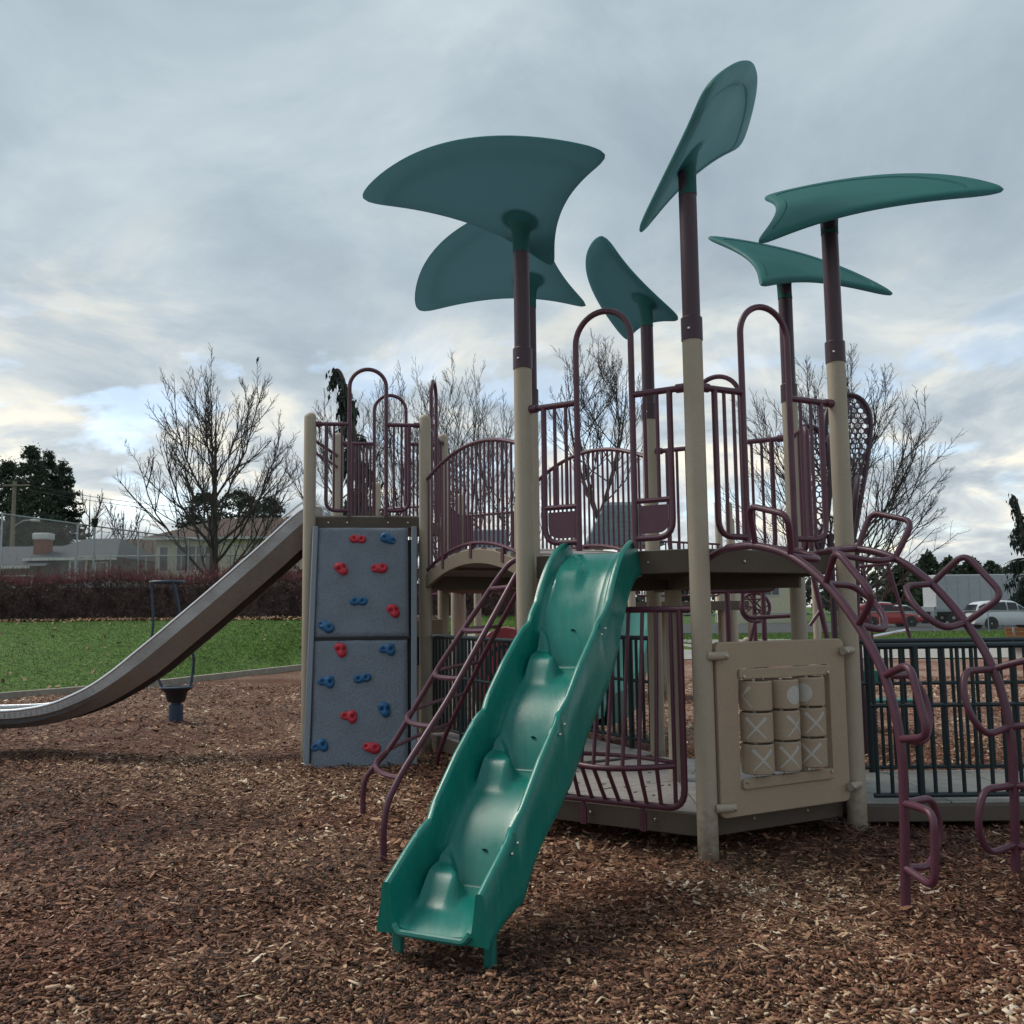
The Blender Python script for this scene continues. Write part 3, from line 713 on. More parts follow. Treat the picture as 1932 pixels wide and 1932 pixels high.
# ================================================================== THREE-RAIL LADDER
def make_ladder():
    root = thing('arch_ladder', 'purple three-rail ladder with bowed rungs left of the green slide', 'ladder', (-.8, 6.6, 0))
    def rail(a, b_, prof):
        a = np.array(a); b_ = np.array(b_); e = nrm(b_ - a)
        return [np.array((*(a + e * u), z)) for u, z in prof]
    r1 = rail((.06, 6.75), (-.80, 5.92), [(-.05, 1.80), (.04, 1.76), (.245, 1.49), (.695, .905), (1.07, .49), (1.175, .33), (1.20, .2), (1.20, -.25)])
    r2 = rail((.10, 7.15), (-1.12, 7.2), [(-.05, 1.90), (.06, 1.885), (.13, 1.845), (.224, 1.723), (.657, 1.09), (1.009, .51), (1.215, .27), (1.232, .17), (1.232, -.2)])
    r3 = rail((.12, 7.6), (-.73, 9.07), [(-.02, 1.82), (.15, 1.65), (.45, 1.39), (.785, 1.085), (1.49, .385), (1.69, .13), (1.72, 0), (1.72, -.2)])
    for r in (r1, r2, r3):
        b = MB(); b.tube(fillet(r, .09, 4), .021, 10); b.build('rail', purple, root)
    def atz(r, z):
        for i in range(len(r) - 1):
            if r[i][2] >= z >= r[i + 1][2]:
                t = (r[i][2] - z) / max(1e-6, r[i][2] - r[i + 1][2]); return r[i] * (1 - t) + r[i + 1] * t
        return r[-1]
    for z in (1.66, 1.36, 1.05, .76, .47):
        a, c = atz(r2, z), atz(r1, z); m = (a + c) / 2 + np.array((-.16, -.05, -.03)) * (1.75 - z + .15)
        b = MB(); b.tube([(1 - t) ** 2 * a + 2 * t * (1 - t) * m + t * t * c for t in np.linspace(0, 1, 12)], .017, 8); b.build('rung', purple, root)
        d = atz(r3, z); m = (a + d) / 2 + np.array((-.06, 0, .0))
        b = MB(); b.tube([(1 - t) ** 2 * a + 2 * t * (1 - t) * m + t * t * d for t in np.linspace(0, 1, 12)], .015, 8); b.build('rung', purple, root)
        put_bolt(root, a + np.array((0, -.03, .0)), (0, -1, 0), .8)
    return root
make_ladder()

# ================================================================== LOOP CLIMBER
def make_climber():
    N_ = np.array((.469, -.883)); E_ = np.array((.883, .469))
    root = thing('loop_climber', 'arched purple climber with two rails and paired loops at right', 'climber', (2.24, 4.94, 0))
    prof = [(.20, 1.84), (.42, 1.86), (.67, 1.857), (.95, 1.782), (1.2, 1.62), (1.405, 1.40), (1.557, 1.15), (1.632, .85), (1.634, .545), (1.62, .24), (1.612, 0), (1.612, -.3)]
    for base, sg, nm in ((np.array((1.868, 4.735)), -1, 'l'), (np.array((2.62, 5.15)), 1, 'r')):
        org = base - N_ * 1.6
        f = lambda u, z, e=0.0: np.array((*(org + N_ * u + E_ * e), z))
        b = MB(); b.tube(smooth_curve([f(u, z) for u, z in prof[1:-1]], 6) + [f(*prof[-1])], .0235, 12); b.build('rail', purple, root)
        # top return to the deck
        b = MB(); b.tube(fillet([f(.45, 1.858), f(.33, 1.85, sg * -.02), f(.22, 1.80)], .08, 4), .021, 10); b.build('rail_end', purple, root)
        pairs = [(2, 3), (4, 5), (6, 7), (8, 9)]
        for i, j in pairs:
            a = np.array(prof[i]); c = np.array(prof[j]); d = nrm(c - a); o = np.array((-d[1], d[0])); o = o if (o[1] > 0 or o[0] > 0) else -o
            if o @ np.array((1, 1)) < 0: o = -o
            amp = .235
            p1 = a + o * amp - d * .015; p2 = c + o * amp + d * .015; top = (a + c) / 2 + o * (amp + .035)
            lat = sg * .085
            pts = fillet([f(*a), f(*(a + o * .1 - d * .01), lat * .4), f(*p1, lat), f(*p2, lat), f(*(c + o * .1 + d * .01), lat * .4), f(*c)], .16, 6)
            b = MB(); b.tube(pts, .0185, 10); b.build('loop', purple, root)
            li = -sg * .27; o2 = o * (-.015)
            pts = fillet([f(*a), f(*(a + o2), li * .8), f(*(a + d * .1 + o2), li), f(*(c - d * .08 + o2), li), f(*(c + o2 + d * .03), li * .7), f(*c)], .16, 6)
            b = MB(); b.tube(pts, .0185, 10); b.build('loop', purple, root)
    return root
make_climber()

# ================================================================== NOUGHTS PANEL
def make_panel():
    f, Ln = edge(HX[2], HX[3]); F0 = lambda u, z, n=.03: f(u, z, n)
    ctr = f(.6, 0)
    root = thing('game_panel', 'tan plastic game panel with nine turning cylinders between two posts', 'game panel', (ctr[0], ctr[1], 0))
    z0, z1, u0, u1 = .232, 1.285, .062, 1.145
    def rrect(a, b_, c, d, r, n=5):
        return fillet([(a, c), (b_, c), (b_, d), (a, d)], r, n, closed=True)
    def frame_mesh(outer, inner, n0, n1):
        b = MB(); O = [np.array(p) for p in outer]; I = [np.array(p) for p in inner]
        G = [[f(*p, n1) for p in I], [f(*p, n1) for p in O], [f(*p, n0) for p in O], [f(*p, n0) for p in I], [f(*p, n1) for p in I]]
        b.grid(np.array(G), wrap=True, flip=True); return b
    pad = lambda l: [np.append(p, 0)[:2] for p in l]
    fr = frame_mesh(pad(rrect(u0, u1, z0, z1, .05)), pad(rrect(.22, 1.0, .387, 1.123, .035)), .0, .06).build('panel_frame', tan_panel, root, smooth=35, bev=.008)
    for zc0, zc1 in ((1.055, 1.118), (.392, .455)):
        b = MB(); cu, cz = .61, (zc0 + zc1) / 2
        p = rrect(.228, .992, zc0, zc1, .02)
        P = [f(*q[:2], .064) for q in p]
        b.plate(P, .03); b.build('retaining_bar', tan_panel, root, bev=.005)
        for u in (.255, .965): put_bolt(root, f(u, (zc0 + zc1) / 2 + (-.015 if zc0 > .9 else .015), .08), (*(f(0, 0, 1) - f(0, 0, 0))[:2], 0), 1.0)
    eo = (f(0, 0, 1) - f(0, 0, 0)); eu = (f(1, 0, 0) - f(0, 0, 0))
    cols = [.375, .600, .825]; rows = [.952, .760, .568]
    for z, cu in ((.335, 0), (1.17, 0)):
        pass
    for cu in cols:
        bar(root, f(cu, .40, .03), f(cu, 1.10, .03), .010, bolt, 'spindle')
    marks = [['thin', 'ball_r', 'ball_l'], ['x0', 'x+', 'x+'], ['x+', 'x+', 'x0']]
    rc = .101
    for i, z in enumerate(rows):
        for j, cu in enumerate(cols):
            zz = z + (.005 if j == 2 else 0)
            b = MB(); c = f(cu, 0, .045); b.lathe([(.02, zz - .088), (rc - .006, zz - .090), (rc, zz - .084), (rc, zz + .084), (rc - .006, zz + .090), (rc - .013, zz + .090), (rc - .015, zz + .080), (.02, zz + .077)], (c[0], c[1], 0), 28)
            cy = b.build('cylinder', tan_panel, root, smooth=35)
            # printed marks wrapped on the drum: strokes in (angle, height)
            ang0 = math.atan2(eo[1], eo[0])
            def wrap(pl, name='printed_mark'):
                q = MB(); V = [];
                for a_, h_ in pl: V.append((c[0] + (rc + .0012) * math.cos(ang0 + a_), c[1] + (rc + .0012) * math.sin(ang0 + a_), zz + h_))
                q.add(V, [tuple(range(len(V)))]); return q
            def stroke(a0, h0, a1, h1, w0, w1, sub=8):
                q = MB(); G = []
                dl = math.hypot((a1 - a0) * rc, h1 - h0); na, nh = -(h1 - h0) / dl / rc, (a1 - a0) * rc / dl
                for t in np.linspace(0, 1, sub):
                    a_, h_, w = a0 + (a1 - a0) * t, h0 + (h1 - h0) * t, w0 + (w1 - w0) * t
                    G.append([(c[0] + (rc + .0013) * math.cos(ang0 + a_ + s * na * w), c[1] + (rc + .0013) * math.sin(ang0 + a_ + s * na * w), zz + h_ + s * nh * w) for s in (-1, -.33, .33, 1)])
                q.grid(np.array(G)); q.build('printed_mark', white_ink, cy, smooth=180)
            k = marks[i][j]; sh = {'x0': -.76, 'x+': -.40, 'thin': -1.30}.get(k, 0)
            if k.startswith('x'):
                if (i, j) == (1, 1): sh = .10
                stroke(sh - .62, -.066, sh + .62, .062, .0035, .0105); stroke(sh + .62, -.066, sh - .62, .062, .0035, .0105)
            elif k == 'thin':
                stroke(sh + .25, .058, sh - .3, .0, .011, .004); stroke(sh - .3, .0, sh + .35, -.066, .004, .003)
            else:
                s0 = 1 if k == 'ball_r' else -1
                q = MB(); G = []; cen = .06 if s0 > 0 else -1.12
                for rr in (0.002, .02, .04, .058):
                    G.append([(c[0] + (rc + .0013) * math.cos(ang0 + cen + rr * math.cos(t) / rc), c[1] + (rc + .0013) * math.sin(ang0 + cen + rr * math.cos(t) / rc), zz - .005 + rr * math.sin(t)) for t in np.linspace(0, 2 * math.pi, 24, endpoint=False)])
                q.grid(np.array(G), wrap=True); q.build('printed_mark', white_ink, cy, smooth=180)
    for u, z, s in ((u0 + .02, 1.205, -1), (u1 - .02, 1.205, 1), (u0 + .045, .30, -1), (u1 - .01, .33, 1)):
        b = MB(); a = f(u - s * .015, z, .085); c = f(u + s * .09, z, .03)
        b.tube([f(u - s * .03, z, .095), f(u, z, .092), f(u + s * .09, z, .06)], .026, 12); b.build('clamp', tan, root)
        put_bolt(root, f(u - s * .012, z, .118), eo, .9)
    return root
make_panel()
# ================================================================== LEFT TOWER
LX = {1: np.array((-2.08, 9.65)), 2: np.array((-.907, 9.81)), 3: np.array((-2.02, 10.88)), 4: np.array((-.81, 11.02))}
lt = thing('square_tower', 'square left tower with dome-capped tan posts and one high deck', 'play tower', (-1.45, 10.3, 0))
for k in (1, 2): tan_post(lt, LX[k], -.3, 3.56)
for k in (3, 4): tan_post(lt, LX[k], -.3, 3.58)
ZT = 2.475
sq = [LX[1], LX[2], LX[4], LX[3]]; sc_ = sum(sq) / 4
so_ = [sc_ + (p - sc_) * .955 for p in sq]
b = MB(); b.slab(so_, ZT - .12, ZT); b.build('deck', deckm, lt, bev=.006)
b = MB(); b.slab([sc_ + (p - sc_) * .93 for p in sq], ZT + .001, ZT + .012); b.build('floor_panel', floorm, lt)
e12 = nrm(LX[2] - LX[1]); o12 = np.array((e12[1], -e12[0], 0))
for t in (.14, .31, .68, .86): put_bolt(lt, v3(so_[0] + (so_[1] - so_[0]) * t, ZT - .06), o12)
hoop_barrier(lt, LX[1], LX[2], 3.44, 2.535, 4.03, .40, .78, bars=(3, 3))
hoop_barrier(lt, LX[4], LX[3], 3.45, 2.535, 4.03, .43, .80, bars=(6, 6))
hoop_barrier(lt, LX[2], LX[4], 3.45, 2.535, 4.05, .40, .74, bars=(2, 2))
f13, L13 = edge(LX[3], LX[1])
b = MB(); b.tube(fillet([f13(.06, 3.30), f13(L13 - .06, 3.30)], 0), .02, 10); b.tube([f13(.06, 3.17), f13(L13 - .06, 3.17)], .016, 8); b.build('entry_bar', purple, lt)
# second half deck and its posts behind (carries the bridge)
B2 = [LX[2] + np.array((1.113, .592)), LX[4] + np.array((.9, 1.3)), LX[4] + np.array((.1, 1.9))]
for p, h in ((B2[0], 2.95), (B2[1], 2.9), (B2[2], 3.1)): tan_post(lt, p, -.3, h)
b = MB(); b.slab([LX[2] + np.array((.05, .0)), B2[0], B2[1], B2[2], LX[4]], ZD - .15, ZD); b.build('lower_deck', deckm, lt, bev=.006)
plain_barrier(lt, B2[1], B2[0], 2.78, 1.95, 12)
plain_barrier(lt, B2[2], B2[1], 2.78, 1.95, 10)
plain_barrier(lt, LX[4], B2[2], 2.78, 1.95, 9)

# ------------------------------------------------------------------ rock wall with holds
E3 = np.array((.991, .135, 0)); O3 = np.array((.135, -.991, 0))
A3 = np.array((*LX[1], 0)) + O3 * .72
V3 = nrm(-O3 * .66 + np.array((0, 0, 2.42))); N3 = np.cross(E3, V3); N3 = N3 if N3[1] < 0 else -N3
rw = thing('rock_climbing_wall', 'grey climbing wall with red and blue holds on left tower', 'climbing wall', tuple(A3 + E3 * .55))
wf = lambda u, v, n=0.0: A3 + E3 * u + V3 * v + N3 * n
def wall_panel(u0, u1, v0, v1, w=0.03):
    nu, nv = 40, 52
    U, Vv = np.meshgrid(np.linspace(u0, u1, nu), np.linspace(v0, v1, nv), indexing='ij')
    h = .004 * np.sin(9 * U + 3 * Vv) * np.sin(7 * Vv - 2 * U + 1) + .003 * np.sin(23 * U + 17 * Vv)
    ed = np.minimum(np.minimum(U - u0, u1 - U), np.minimum(Vv - v0, v1 - Vv)); h = h - .022 * (1 - sst(ed / .03))
    G = wf(0, 0) + U[..., None] * E3 + Vv[..., None] * V3 + h[..., None] * N3
    b = MB(); b.grid(G, flip=True); G2 = G - N3 * .03
    b.grid(np.stack([G[0], G2[0]])); b.grid(np.stack([G[-1], G2[-1]])); b.grid(np.stack([G[:, 0], G2[:, 0]])); b.grid(np.stack([G[:, -1], G2[:, -1]]))
    return b.build('wall_panel', rockm, rw, smooth=50)
wall_panel(.09, 1.005, 1.30, 2.445); wall_panel(.085, .99, -.05, 1.275)
for (u0, u1) in ((.018, .076), (1.014, 1.075)):
    b = MB(); pp = [wf(u0, -.08, -.05), wf(u1, -.08, -.05), wf(u1, -.08, .022), wf(u0, -.08, .022)]; qq = [wf(u0 + .025, 2.45, -.05), wf(u1 + .02, 2.45, -.05), wf(u1 + .02, 2.45, .022), wf(u0 + .025, 2.45, .022)]
    b.add(pp + qq, [(0, 1, 2, 3)[::-1], (4, 5, 6, 7), (0, 1, 5, 4), (1, 2, 6, 5), (2, 3, 7, 6), (3, 0, 4, 7)]); b.build('side_frame', rockf, rw, bev=.008)
b = MB(); b.box(wf(.55, 1.287, -.012), (.93, .02, .03), math.atan2(.135, .991)); b.build('joint_strip', blk, rw)
b = MB(); b.box(wf(.55, 1.2, -.14), (1.0, .03, 2.3), M=np.stack([E3, N3, V3])); b.build('backing_board', blk, rw)
# holds: four moulds, lobed with hollows
def hold_mesh(kind, m):
    bm_ = bmesh.new(); bmesh.ops.create_icosphere(bm_, subdivisions=4, radius=1)
    P = {0: [((-.035, 0), .036), ((.035, 0), .036)], 1: [((-.03, .012), .032), ((.03, -.004), .045)], 2: [((-.018, .022), .034), ((.02, -.022), .036), ((.012, .02), .03)], 3: [((-.04, .0), .03), ((.02, .02), .035), ((.03, -.02), .03)]}[kind]
    Hh = {0: [(-.03, 0), (.03, 0)], 1: [(-.038, .012), (.034, 0)], 2: [(-.012, .0), (.032, .01)], 3: [(-.03, 0), (.03, .002)]}[kind]
    for v in bm_.verts:
        d = v.co.normalized(); best = 0
        for s in np.linspace(0.02, .12, 41):
            x, y, z = d.x * s, d.y * s, d.z * s
            w = sum(math.exp(-(((x - c[0]) ** 2 + (y - c[1]) ** 2 + (z / .9) ** 2) / (r * r))) for c, r in P)
            if w > .42: best = s
        v.co = d * max(best, .014)
        for hx, hy in Hh:
            q = (v.co.x - hx) ** 2 + (v.co.y - hy) ** 2
            if v.co.z > 0: v.co.z -= .034 * math.exp(-q / .00016)
        if v.co.z < 0: v.co.z = max(v.co.z, -.004)
    me = bpy.data.meshes.new('hold'); bm_.to_mesh(me); bm_.free(); me.materials.append(m); me.shade_smooth(); return me
HM = {(k, c): hold_mesh(k, redm if c == 'R' else bluem) for k in range(4) for c in 'RB'}
holds = [('R', .495, 2.314, 0), ('B', .808, 2.317, 1), ('R', .328, 1.993, 2), ('R', .708, 1.997, 1), ('B', .511, 1.658, 0), ('R', .847, 1.552, 2), ('B', .191, 1.402, 1), ('R', .338, 1.167, 2),
         ('B', .794, 1.166, 3), ('B', .217, .86, 3), ('B', .555, .889, 0), ('R', .434, .526, 3), ('B', .761, .581, 2), ('B', .167, .257, 3), ('R', .643, .226, 1)]
for c, u, v, k in holds:
    M_ = Matrix((E3, V3, N3)).transposed().to_quaternion() @ Matrix.Rotation(random.uniform(-.25, .25) + (math.pi if k == 1 and c == 'B' and u > .5 else 0), 3, 'Z').to_quaternion()
    inst(HM[(k, c)], 'hold', rw, wf(u, v, .004), M_, (1.28, 1.28, 1.25))

# ------------------------------------------------------------------ arched bridge
br0, br1 = HX[6], LX[2]; br2, br3 = HX[4], LX[2] + np.array((1.113, .592))
beamm = mat('brown_beam_coat', (.20, .16, .12), .55, .12, 120, .08, 200, grime=(.13, .10, .08), gscale=3)
brd = thing('arched_bridge', 'arched tan bridge with purple rails from tower to left tower', 'bridge', (*((br0 + br3) / 2), 0))
arc = lambda t: .20 * (1 - (2 * t - 1) ** 2)
TT = np.linspace(0, 1, 25)
for a, c in ((br0, br1), (br2, br3)):
    a2, c2 = a + nrm(c - a) * .07, c - nrm(c - a) * .07
    G = []
    for t in TT:
        p = a2 + (c2 - a2) * t; w = np.array((nrm(c - a)[1], -nrm(c - a)[0])) * .02; z = 1.86 + arc(t)
        G.append([(*(p - w), z - .13), (*(p - w), z), (*(p + w), z), (*(p + w), z - .13)])
    b = MB(); b.grid(np.array(G), wrap=True); b.build('side_beam', beamm, brd, smooth=30, bev=.004)
    fr = MB()
    for dz, r in ((.045, .019), (.985, .020)):
        fr.tube([(*(a2 + (c2 - a2) * t), 1.875 + arc(t) + dz) for t in TT], r, 8)
    for t in (.2, .5, .8): p = a2 + (c2 - a2) * t; fr.box((*p, 1.86 + arc(t) - .01), (.05, .055, .13), math.atan2(*(c - a)[::-1]))
    rail = fr.build('bridge_rail', purple, brd)
    n = 24
    for k in range(n + 1):
        t = (k + .3) / (n + .6); p = a2 + (c2 - a2) * t
        bar(rail, (*p, 1.92 + arc(t)), (*p, 2.86 + arc(t)), .0115, purple, seg=6)
for k in range(24):                                              # cross planks of the bridge floor
    t0, t1 = (k + .04) / 24, (k + .96) / 24
    a0, a1 = br0 + (br1 - br0) * t0, br0 + (br1 - br0) * t1; c0, c1 = br2 + (br3 - br2) * t0, br2 + (br3 - br2) * t1
    z0, z1 = 1.862 + arc(t0), 1.862 + arc(t1)
    b = MB(); P = [(*a0, z0), (*c0, z0), (*c1, z1), (*a1, z1)]; b.plate(P, .028); b.build('plank', floorm if k % 3 else deckm, brd, smooth=0)

# ------------------------------------------------------------------ roller slide
rs = thing('metal_slide', 'long straight stainless metal slide running down to the left', 'slide', (-5.0, 10.25, 0))
rim = smooth_curve([(-2.02, 2.60), (-2.231, 2.57), (-2.714, 2.145), (-3.209, 1.715), (-3.7, 1.30), (-3.944, 1.10), (-4.186, .903), (-4.413, .75), (-4.641, .639), (-4.82, .573), (-5.05, .528), (-5.4, .505), (-6.6, .49)], 5)
rim = np.array(rim)
tang = np.gradient(rim, axis=0); tang /= np.linalg.norm(tang, axis=1)[:, None]; nrm2 = np.stack([-tang[:, 1], tang[:, 0]], 1); nrm2[nrm2[:, 1] < 0] *= -1
Y0, Y1 = 9.95, 10.58
def side(yo, yi):
    G = []
    for p, n_ in zip(rim, nrm2):
        sgn = 1 if yi > yo else -1; dk = float(np.clip(.58 + .36 * (p[1] - .5) / .6, .58, .94))
        o = lambda d, y, dk=dk: (p[0] - n_[0] * d * dk, y, p[1] - n_[1] * d * dk)
        G.append([o(0, yo), o(.125, yo), o(.315, yo + sgn * .10), o(.315, yo + sgn * .12), o(.125, yo + sgn * .02), o(.0, yo + sgn * .02)])
    b = MB(); b.grid(np.array(G), wrap=True); return b
side(Y0, Y1).build('side_panel', steel, rs, smooth=14); side(Y1, Y0).build('side_panel', steel, rs, smooth=14)
for y in (Y0 + .01, Y1 - .01):
    b = MB(); b.tube([(p[0], y, p[1] + .004) for p in rim], .017, 8); b.build('rim_tube', steel_edge, rs)
b = MB(); G = [[(p[0] - n_[0] * .13, y, p[1] - n_[1] * .13) for y in np.linspace(Y0 + .015, Y1 - .015, 5)] for p, n_ in zip(rim, nrm2)]
b.grid(np.array(G)); b.build('bed', steel, rs)
b = MB(); b.tube([(p[0], (Y0 + Y1) / 2, p[1] - .10) for p in rim[-24:]], .015, 8); b.build('centre_rib', steel_edge, rs)
seg_l = np.concatenate([[0], np.cumsum(np.linalg.norm(np.diff(rim, axis=0), axis=1))])
for k in range(30):                                              # pressed ribs low on the curved side
    s_ = 3.05 + k * .055; px, pz = np.interp(s_, seg_l, rim[:, 0]), np.interp(s_, seg_l, rim[:, 1]); nx, nz = np.interp(s_, seg_l, nrm2[:, 0]), np.interp(s_, seg_l, nrm2[:, 1])
    bar(rs, (px - nx * .018, Y0 - .001, pz - nz * .018), (px - nx * .066, Y0 - .001, pz - nz * .066), .0065, steel, 'rib', 6)
bar(rs, (-6.4, (Y0 + Y1) / 2, -.2), (-6.4, (Y0 + Y1) / 2, .3), .03, galv, 'leg')
b = MB()
for y in (Y0 + .08, Y1 - .08): b.tube(fillet([(-2.0, y, 2.45), (-2.02, y, 2.62), (-2.2, y, 2.70), (-2.45, y, 2.50)], .1, 4), .016, 8)
b.build('entry_handle', steel_edge, rs)

# ------------------------------------------------------------------ spinner
sp = thing('standing_spinner', 'navy standing spinner, three bowed rails joined by a top ring', 'spinner', (-4.81, 13.65, 0))
b = MB(); b.lathe([(.10, -.1), (.10, .21), (.07, .215), (.07, .26)], (-4.81, 13.65, 0), 16); b.build('base_post', navy, sp)
b = MB(); b.lathe([(.115, .25), (.135, .30), (.15, .38), (.21, .43), (.215, .452), (.0, .455)], (-4.81, 13.65, 0), 20); b.build('footplate', blk, sp)
b = MB(); b.tube([(-4.81 + .21 * math.cos(t), 13.65 + .21 * math.sin(t), .455) for t in np.linspace(0, 2 * math.pi, 24, endpoint=False)], .014, 8, closed=True); b.build('foot_ring', navy, sp)
b = MB(); b.tube([(-4.98 + .23 * math.cos(t), 13.65 + .23 * math.sin(t), 1.95) for t in np.linspace(0, 2 * math.pi, 28, endpoint=False)], .022, 10, closed=True); b.build('top_ring', navy, sp)
for a0, a1 in ((math.pi, math.pi * 1.02), (-.9, .55), (1.5, -.1)):
    t0 = np.array((-4.98 + .23 * math.cos(a0), 13.65 + .23 * math.sin(a0), 1.95)); t1 = np.array((-4.81 + .2 * math.cos(a1), 13.65 + .2 * math.sin(a1), .45))
    out = np.array((math.cos((a0 + a1) / 2) * .16, math.sin((a0 + a1) / 2) * .16, 0))
    b = MB(); b.tube(smooth_curve([t0, t0 * .62 + t1 * .38 + out * .2, t0 * .3 + t1 * .7 + out * .75, t1], 6), .019, 8); b.build('rail', navy, sp)
# ================================================================== RAMP AND LOWER WALKWAY
def green_fence(label, pts_fn, L, zt, zb, zm, step=.1, post=1.2, group=None, name='ramp_railing', start=.03):
    p0 = pts_fn(L / 2)
    root = thing(name, label, 'railing', (p0[0], p0[1], 0), group)
    b = MB(); b.tube([(*pts_fn(u), zt) for u in (0, L)], .022, 10); b.build('top_rail', dgreen, root)
    b = MB(); b.tube([(*pts_fn(u), zm) for u in (0, L)], .016, 8); b.build('middle_rail', dgreen, root)
    b = MB(); b.tube([(*pts_fn(u), zb) for u in (0, L)], .018, 8); b.build('bottom_rail', dgreen, root)
    n = int(L / step); pe = round(post / step)
    for k in range(n + 1):
        u = min(L, start + k * step); p = pts_fn(u)
        if k % pe == 3: bar(root, (*p, -.1), (*p, zt), .026, dgreen, 'post', 10)
        else: bar(root, (*p, zb), (*p, zt), .0145, dgreen, 'baluster', 8)
    return root
green_fence('dark green ramp railing nearest the camera, right of tower', lambda u: (2.50 + u, 6.75 - .004 * u), 7.6, 1.212, .185, .80, group='dark green ramp railings')
green_fence('dark green ramp railing on the far side of the ramp', lambda u: (2.55 + u, 7.90), 7.6, 1.205, .185, .86, group='dark green ramp railings', start=.07)
b = MB(); b.slab([(2.34, 6.66), (10.2, 6.62), (10.2, 7.98), (2.36, 7.98)], .02, .135)
ramp = b.build('ramp_walkway', deckm, None, bev=.01); tag(ramp, 'low ramp walkway with pale floor leading right from the tower', 'ramp')
for k in range(12):
    q = MB(); x0 = 2.36 + k * .65; q.slab([(x0 + .005, 6.70), (x0 + .645, 6.70), (x0 + .645, 7.94), (x0 + .005, 7.94)], .1352, .148); q.build('floor_panel', conc, ramp, bev=.003)
w0, w1, w2, w3 = HX[6], LX[2] + np.array((.05, .15)), HX[4], B2[0]
b = MB(); b.slab([w0, w1, w3, w2], .09, ZL - .005); wk = b.build('lower_walkway', deckm, None, bev=.006); tag(wk, 'low walkway under the arched bridge behind the ladder', 'walkway')
for k in range(5):
    t0, t1 = k / 5 + .004, (k + 1) / 5 - .004
    q = MB(); q.slab([w0 + (w1 - w0) * t0, w2 + (w3 - w2) * t0, w2 + (w3 - w2) * t1, w0 + (w1 - w0) * t1], ZL - .004, ZL + .006); q.build('floor_panel', floorm, wk)
for (p, q, lab) in ((w0, w1, 'dark green railing on the near side under the arched bridge'), (w2, w3, 'dark green railing on the far side under the arched bridge')):
    d = nrm(q - p); L = np.linalg.norm(q - p) - .14
    green_fence(lab, lambda u, p=p, d=d: tuple(p + d * (.07 + u)), L, 1.235, .33, .85, step=.098, post=1.2, group='railings along the lower walkway', name='walkway_railing')
# ================================================================== THINGS BEHIND THE TOWER
# black play wheel on a tan panel, between the wall and the left tower post
pw = thing('play_drum', 'round black play wheel on a tan panel behind the climbing wall', 'play panel', (-1.05, 10.6, 0))
b = MB(); b.lathe([(.02, -.03), (.15, -.03), (.16, -.01), (.16, .02), (.14, .035), (.05, .04), (.04, .06), (.02, .062)], (-1.08, 10.5, 1.06), 26, axis=(0.1, -1, 0)); b.build('wheel', blk, pw)
b = MB(); b.box((-1.02, 10.62, .78), (.5, .05, 1.25), .12); b.build('panel', tan_panel, pw, bev=.02)
# red moulded piece behind the railing
rp = thing('red_play_tunnel', 'rounded red plastic play tunnel behind the lower walkway railing', 'play tunnel', (-.1, 12.6, 0))
pk = mat('sun_faded_red', (.42, .06, .075), .4, .12, 30, .05, 90, grime=(.5, .16, .17), gscale=3)
b = MB(); pr = [(.43 * math.cos(t), .72 + .55 * math.sin(t)) for t in np.linspace(0, math.pi, 15)] + [(-.43, .35), (.43, .35)]
G = [[(-.1 + x * s, 12.6 + y, .35 + (z - .35) * s) for x, z in pr] for y, s in ((-.45, .93), (-.42, 1), (.42, 1), (.45, .93))]
b.grid(np.array(G), wrap=True, flip=True); n_ = len(pr); b.F.append(tuple(range(n_))); b.F.append(tuple(3 * n_ + k for k in range(n_))[::-1]); b.build('shell', pk, rp, smooth=40)
b = MB(); b.lathe([(.26, -.012), (.26, .0), (.235, .012), (.2, -.004)], (-.1, 12.15, .8), 24, axis=(0, -1, 0)); b.build('porthole', blk, rp)
for x in (-.45, .25):
    for y in (12.25, 12.95): bar(rp, (x, y, -.2), (x, y, .45), .05, tan, 'leg', 12)
# rear play tower
rt = thing('rear_play_tower', 'second tan-posted play tower further back, half hidden', 'play tower', (2.6, 16.5, 0))
rposts = [(-.78, 12.9, 2.2), (-.62, 16.6, 2.1), (1.9, 15.2, 1.95), (2.40, 16.8, 1.9), (2.62, 16.8, 2.0), (3.68, 16.8, 3.4), (3.92, 17.0, 3.4), (4.42, 19.0, 3.3), (4.23, 16.9, 2.3), (5.42, 17.0, 3.5), (1.15, 17.2, 3.2), (-2.02, 14.0, 3.42)]
for x, y, h in rposts: tan_post(rt, (x, y), -.2, h)
b = MB(); b.slab([(1.1, 15.3), (3.8, 15.3), (3.8, 17.3), (1.1, 17.3)], 1.45, 1.6); b.build('deck', deckm, rt)
b = MB(); b.box((-1.1, 15.4, 2.1), (1.7, .08, .16)); b.build('deck', deckm, rt)
plain_barrier(rt, (1.9, 15.25), (3.68, 16.6), 2.6, 1.7, 14)
plain_barrier(rt, (-2.0, 14.0), (-.75, 13.2), 3.0, 2.1, 10)
roofm = mat('grey_blue_roof_plastic', (.20, .27, .33), .5, .08, 40, .08, 80, grime=(.16, .24, .26), gscale=2)
shm = mat('grey_green_shingle', (.17, .26, .27), .5, .12, 20, .05, 80)
b = MB(); b.add([(1.22, 15.75, 2.55), (2.55, 15.75, 2.55), (2.20, 16.25, 3.33), (1.62, 16.25, 3.33), (1.22, 16.9, 2.55), (2.55, 16.9, 2.55)], [(0, 1, 2, 3), (4, 3, 2, 5), (0, 3, 4), (1, 5, 2), (0, 4, 5, 1)]); b.build('house_roof', roofm, rt, smooth=0)
b = MB()
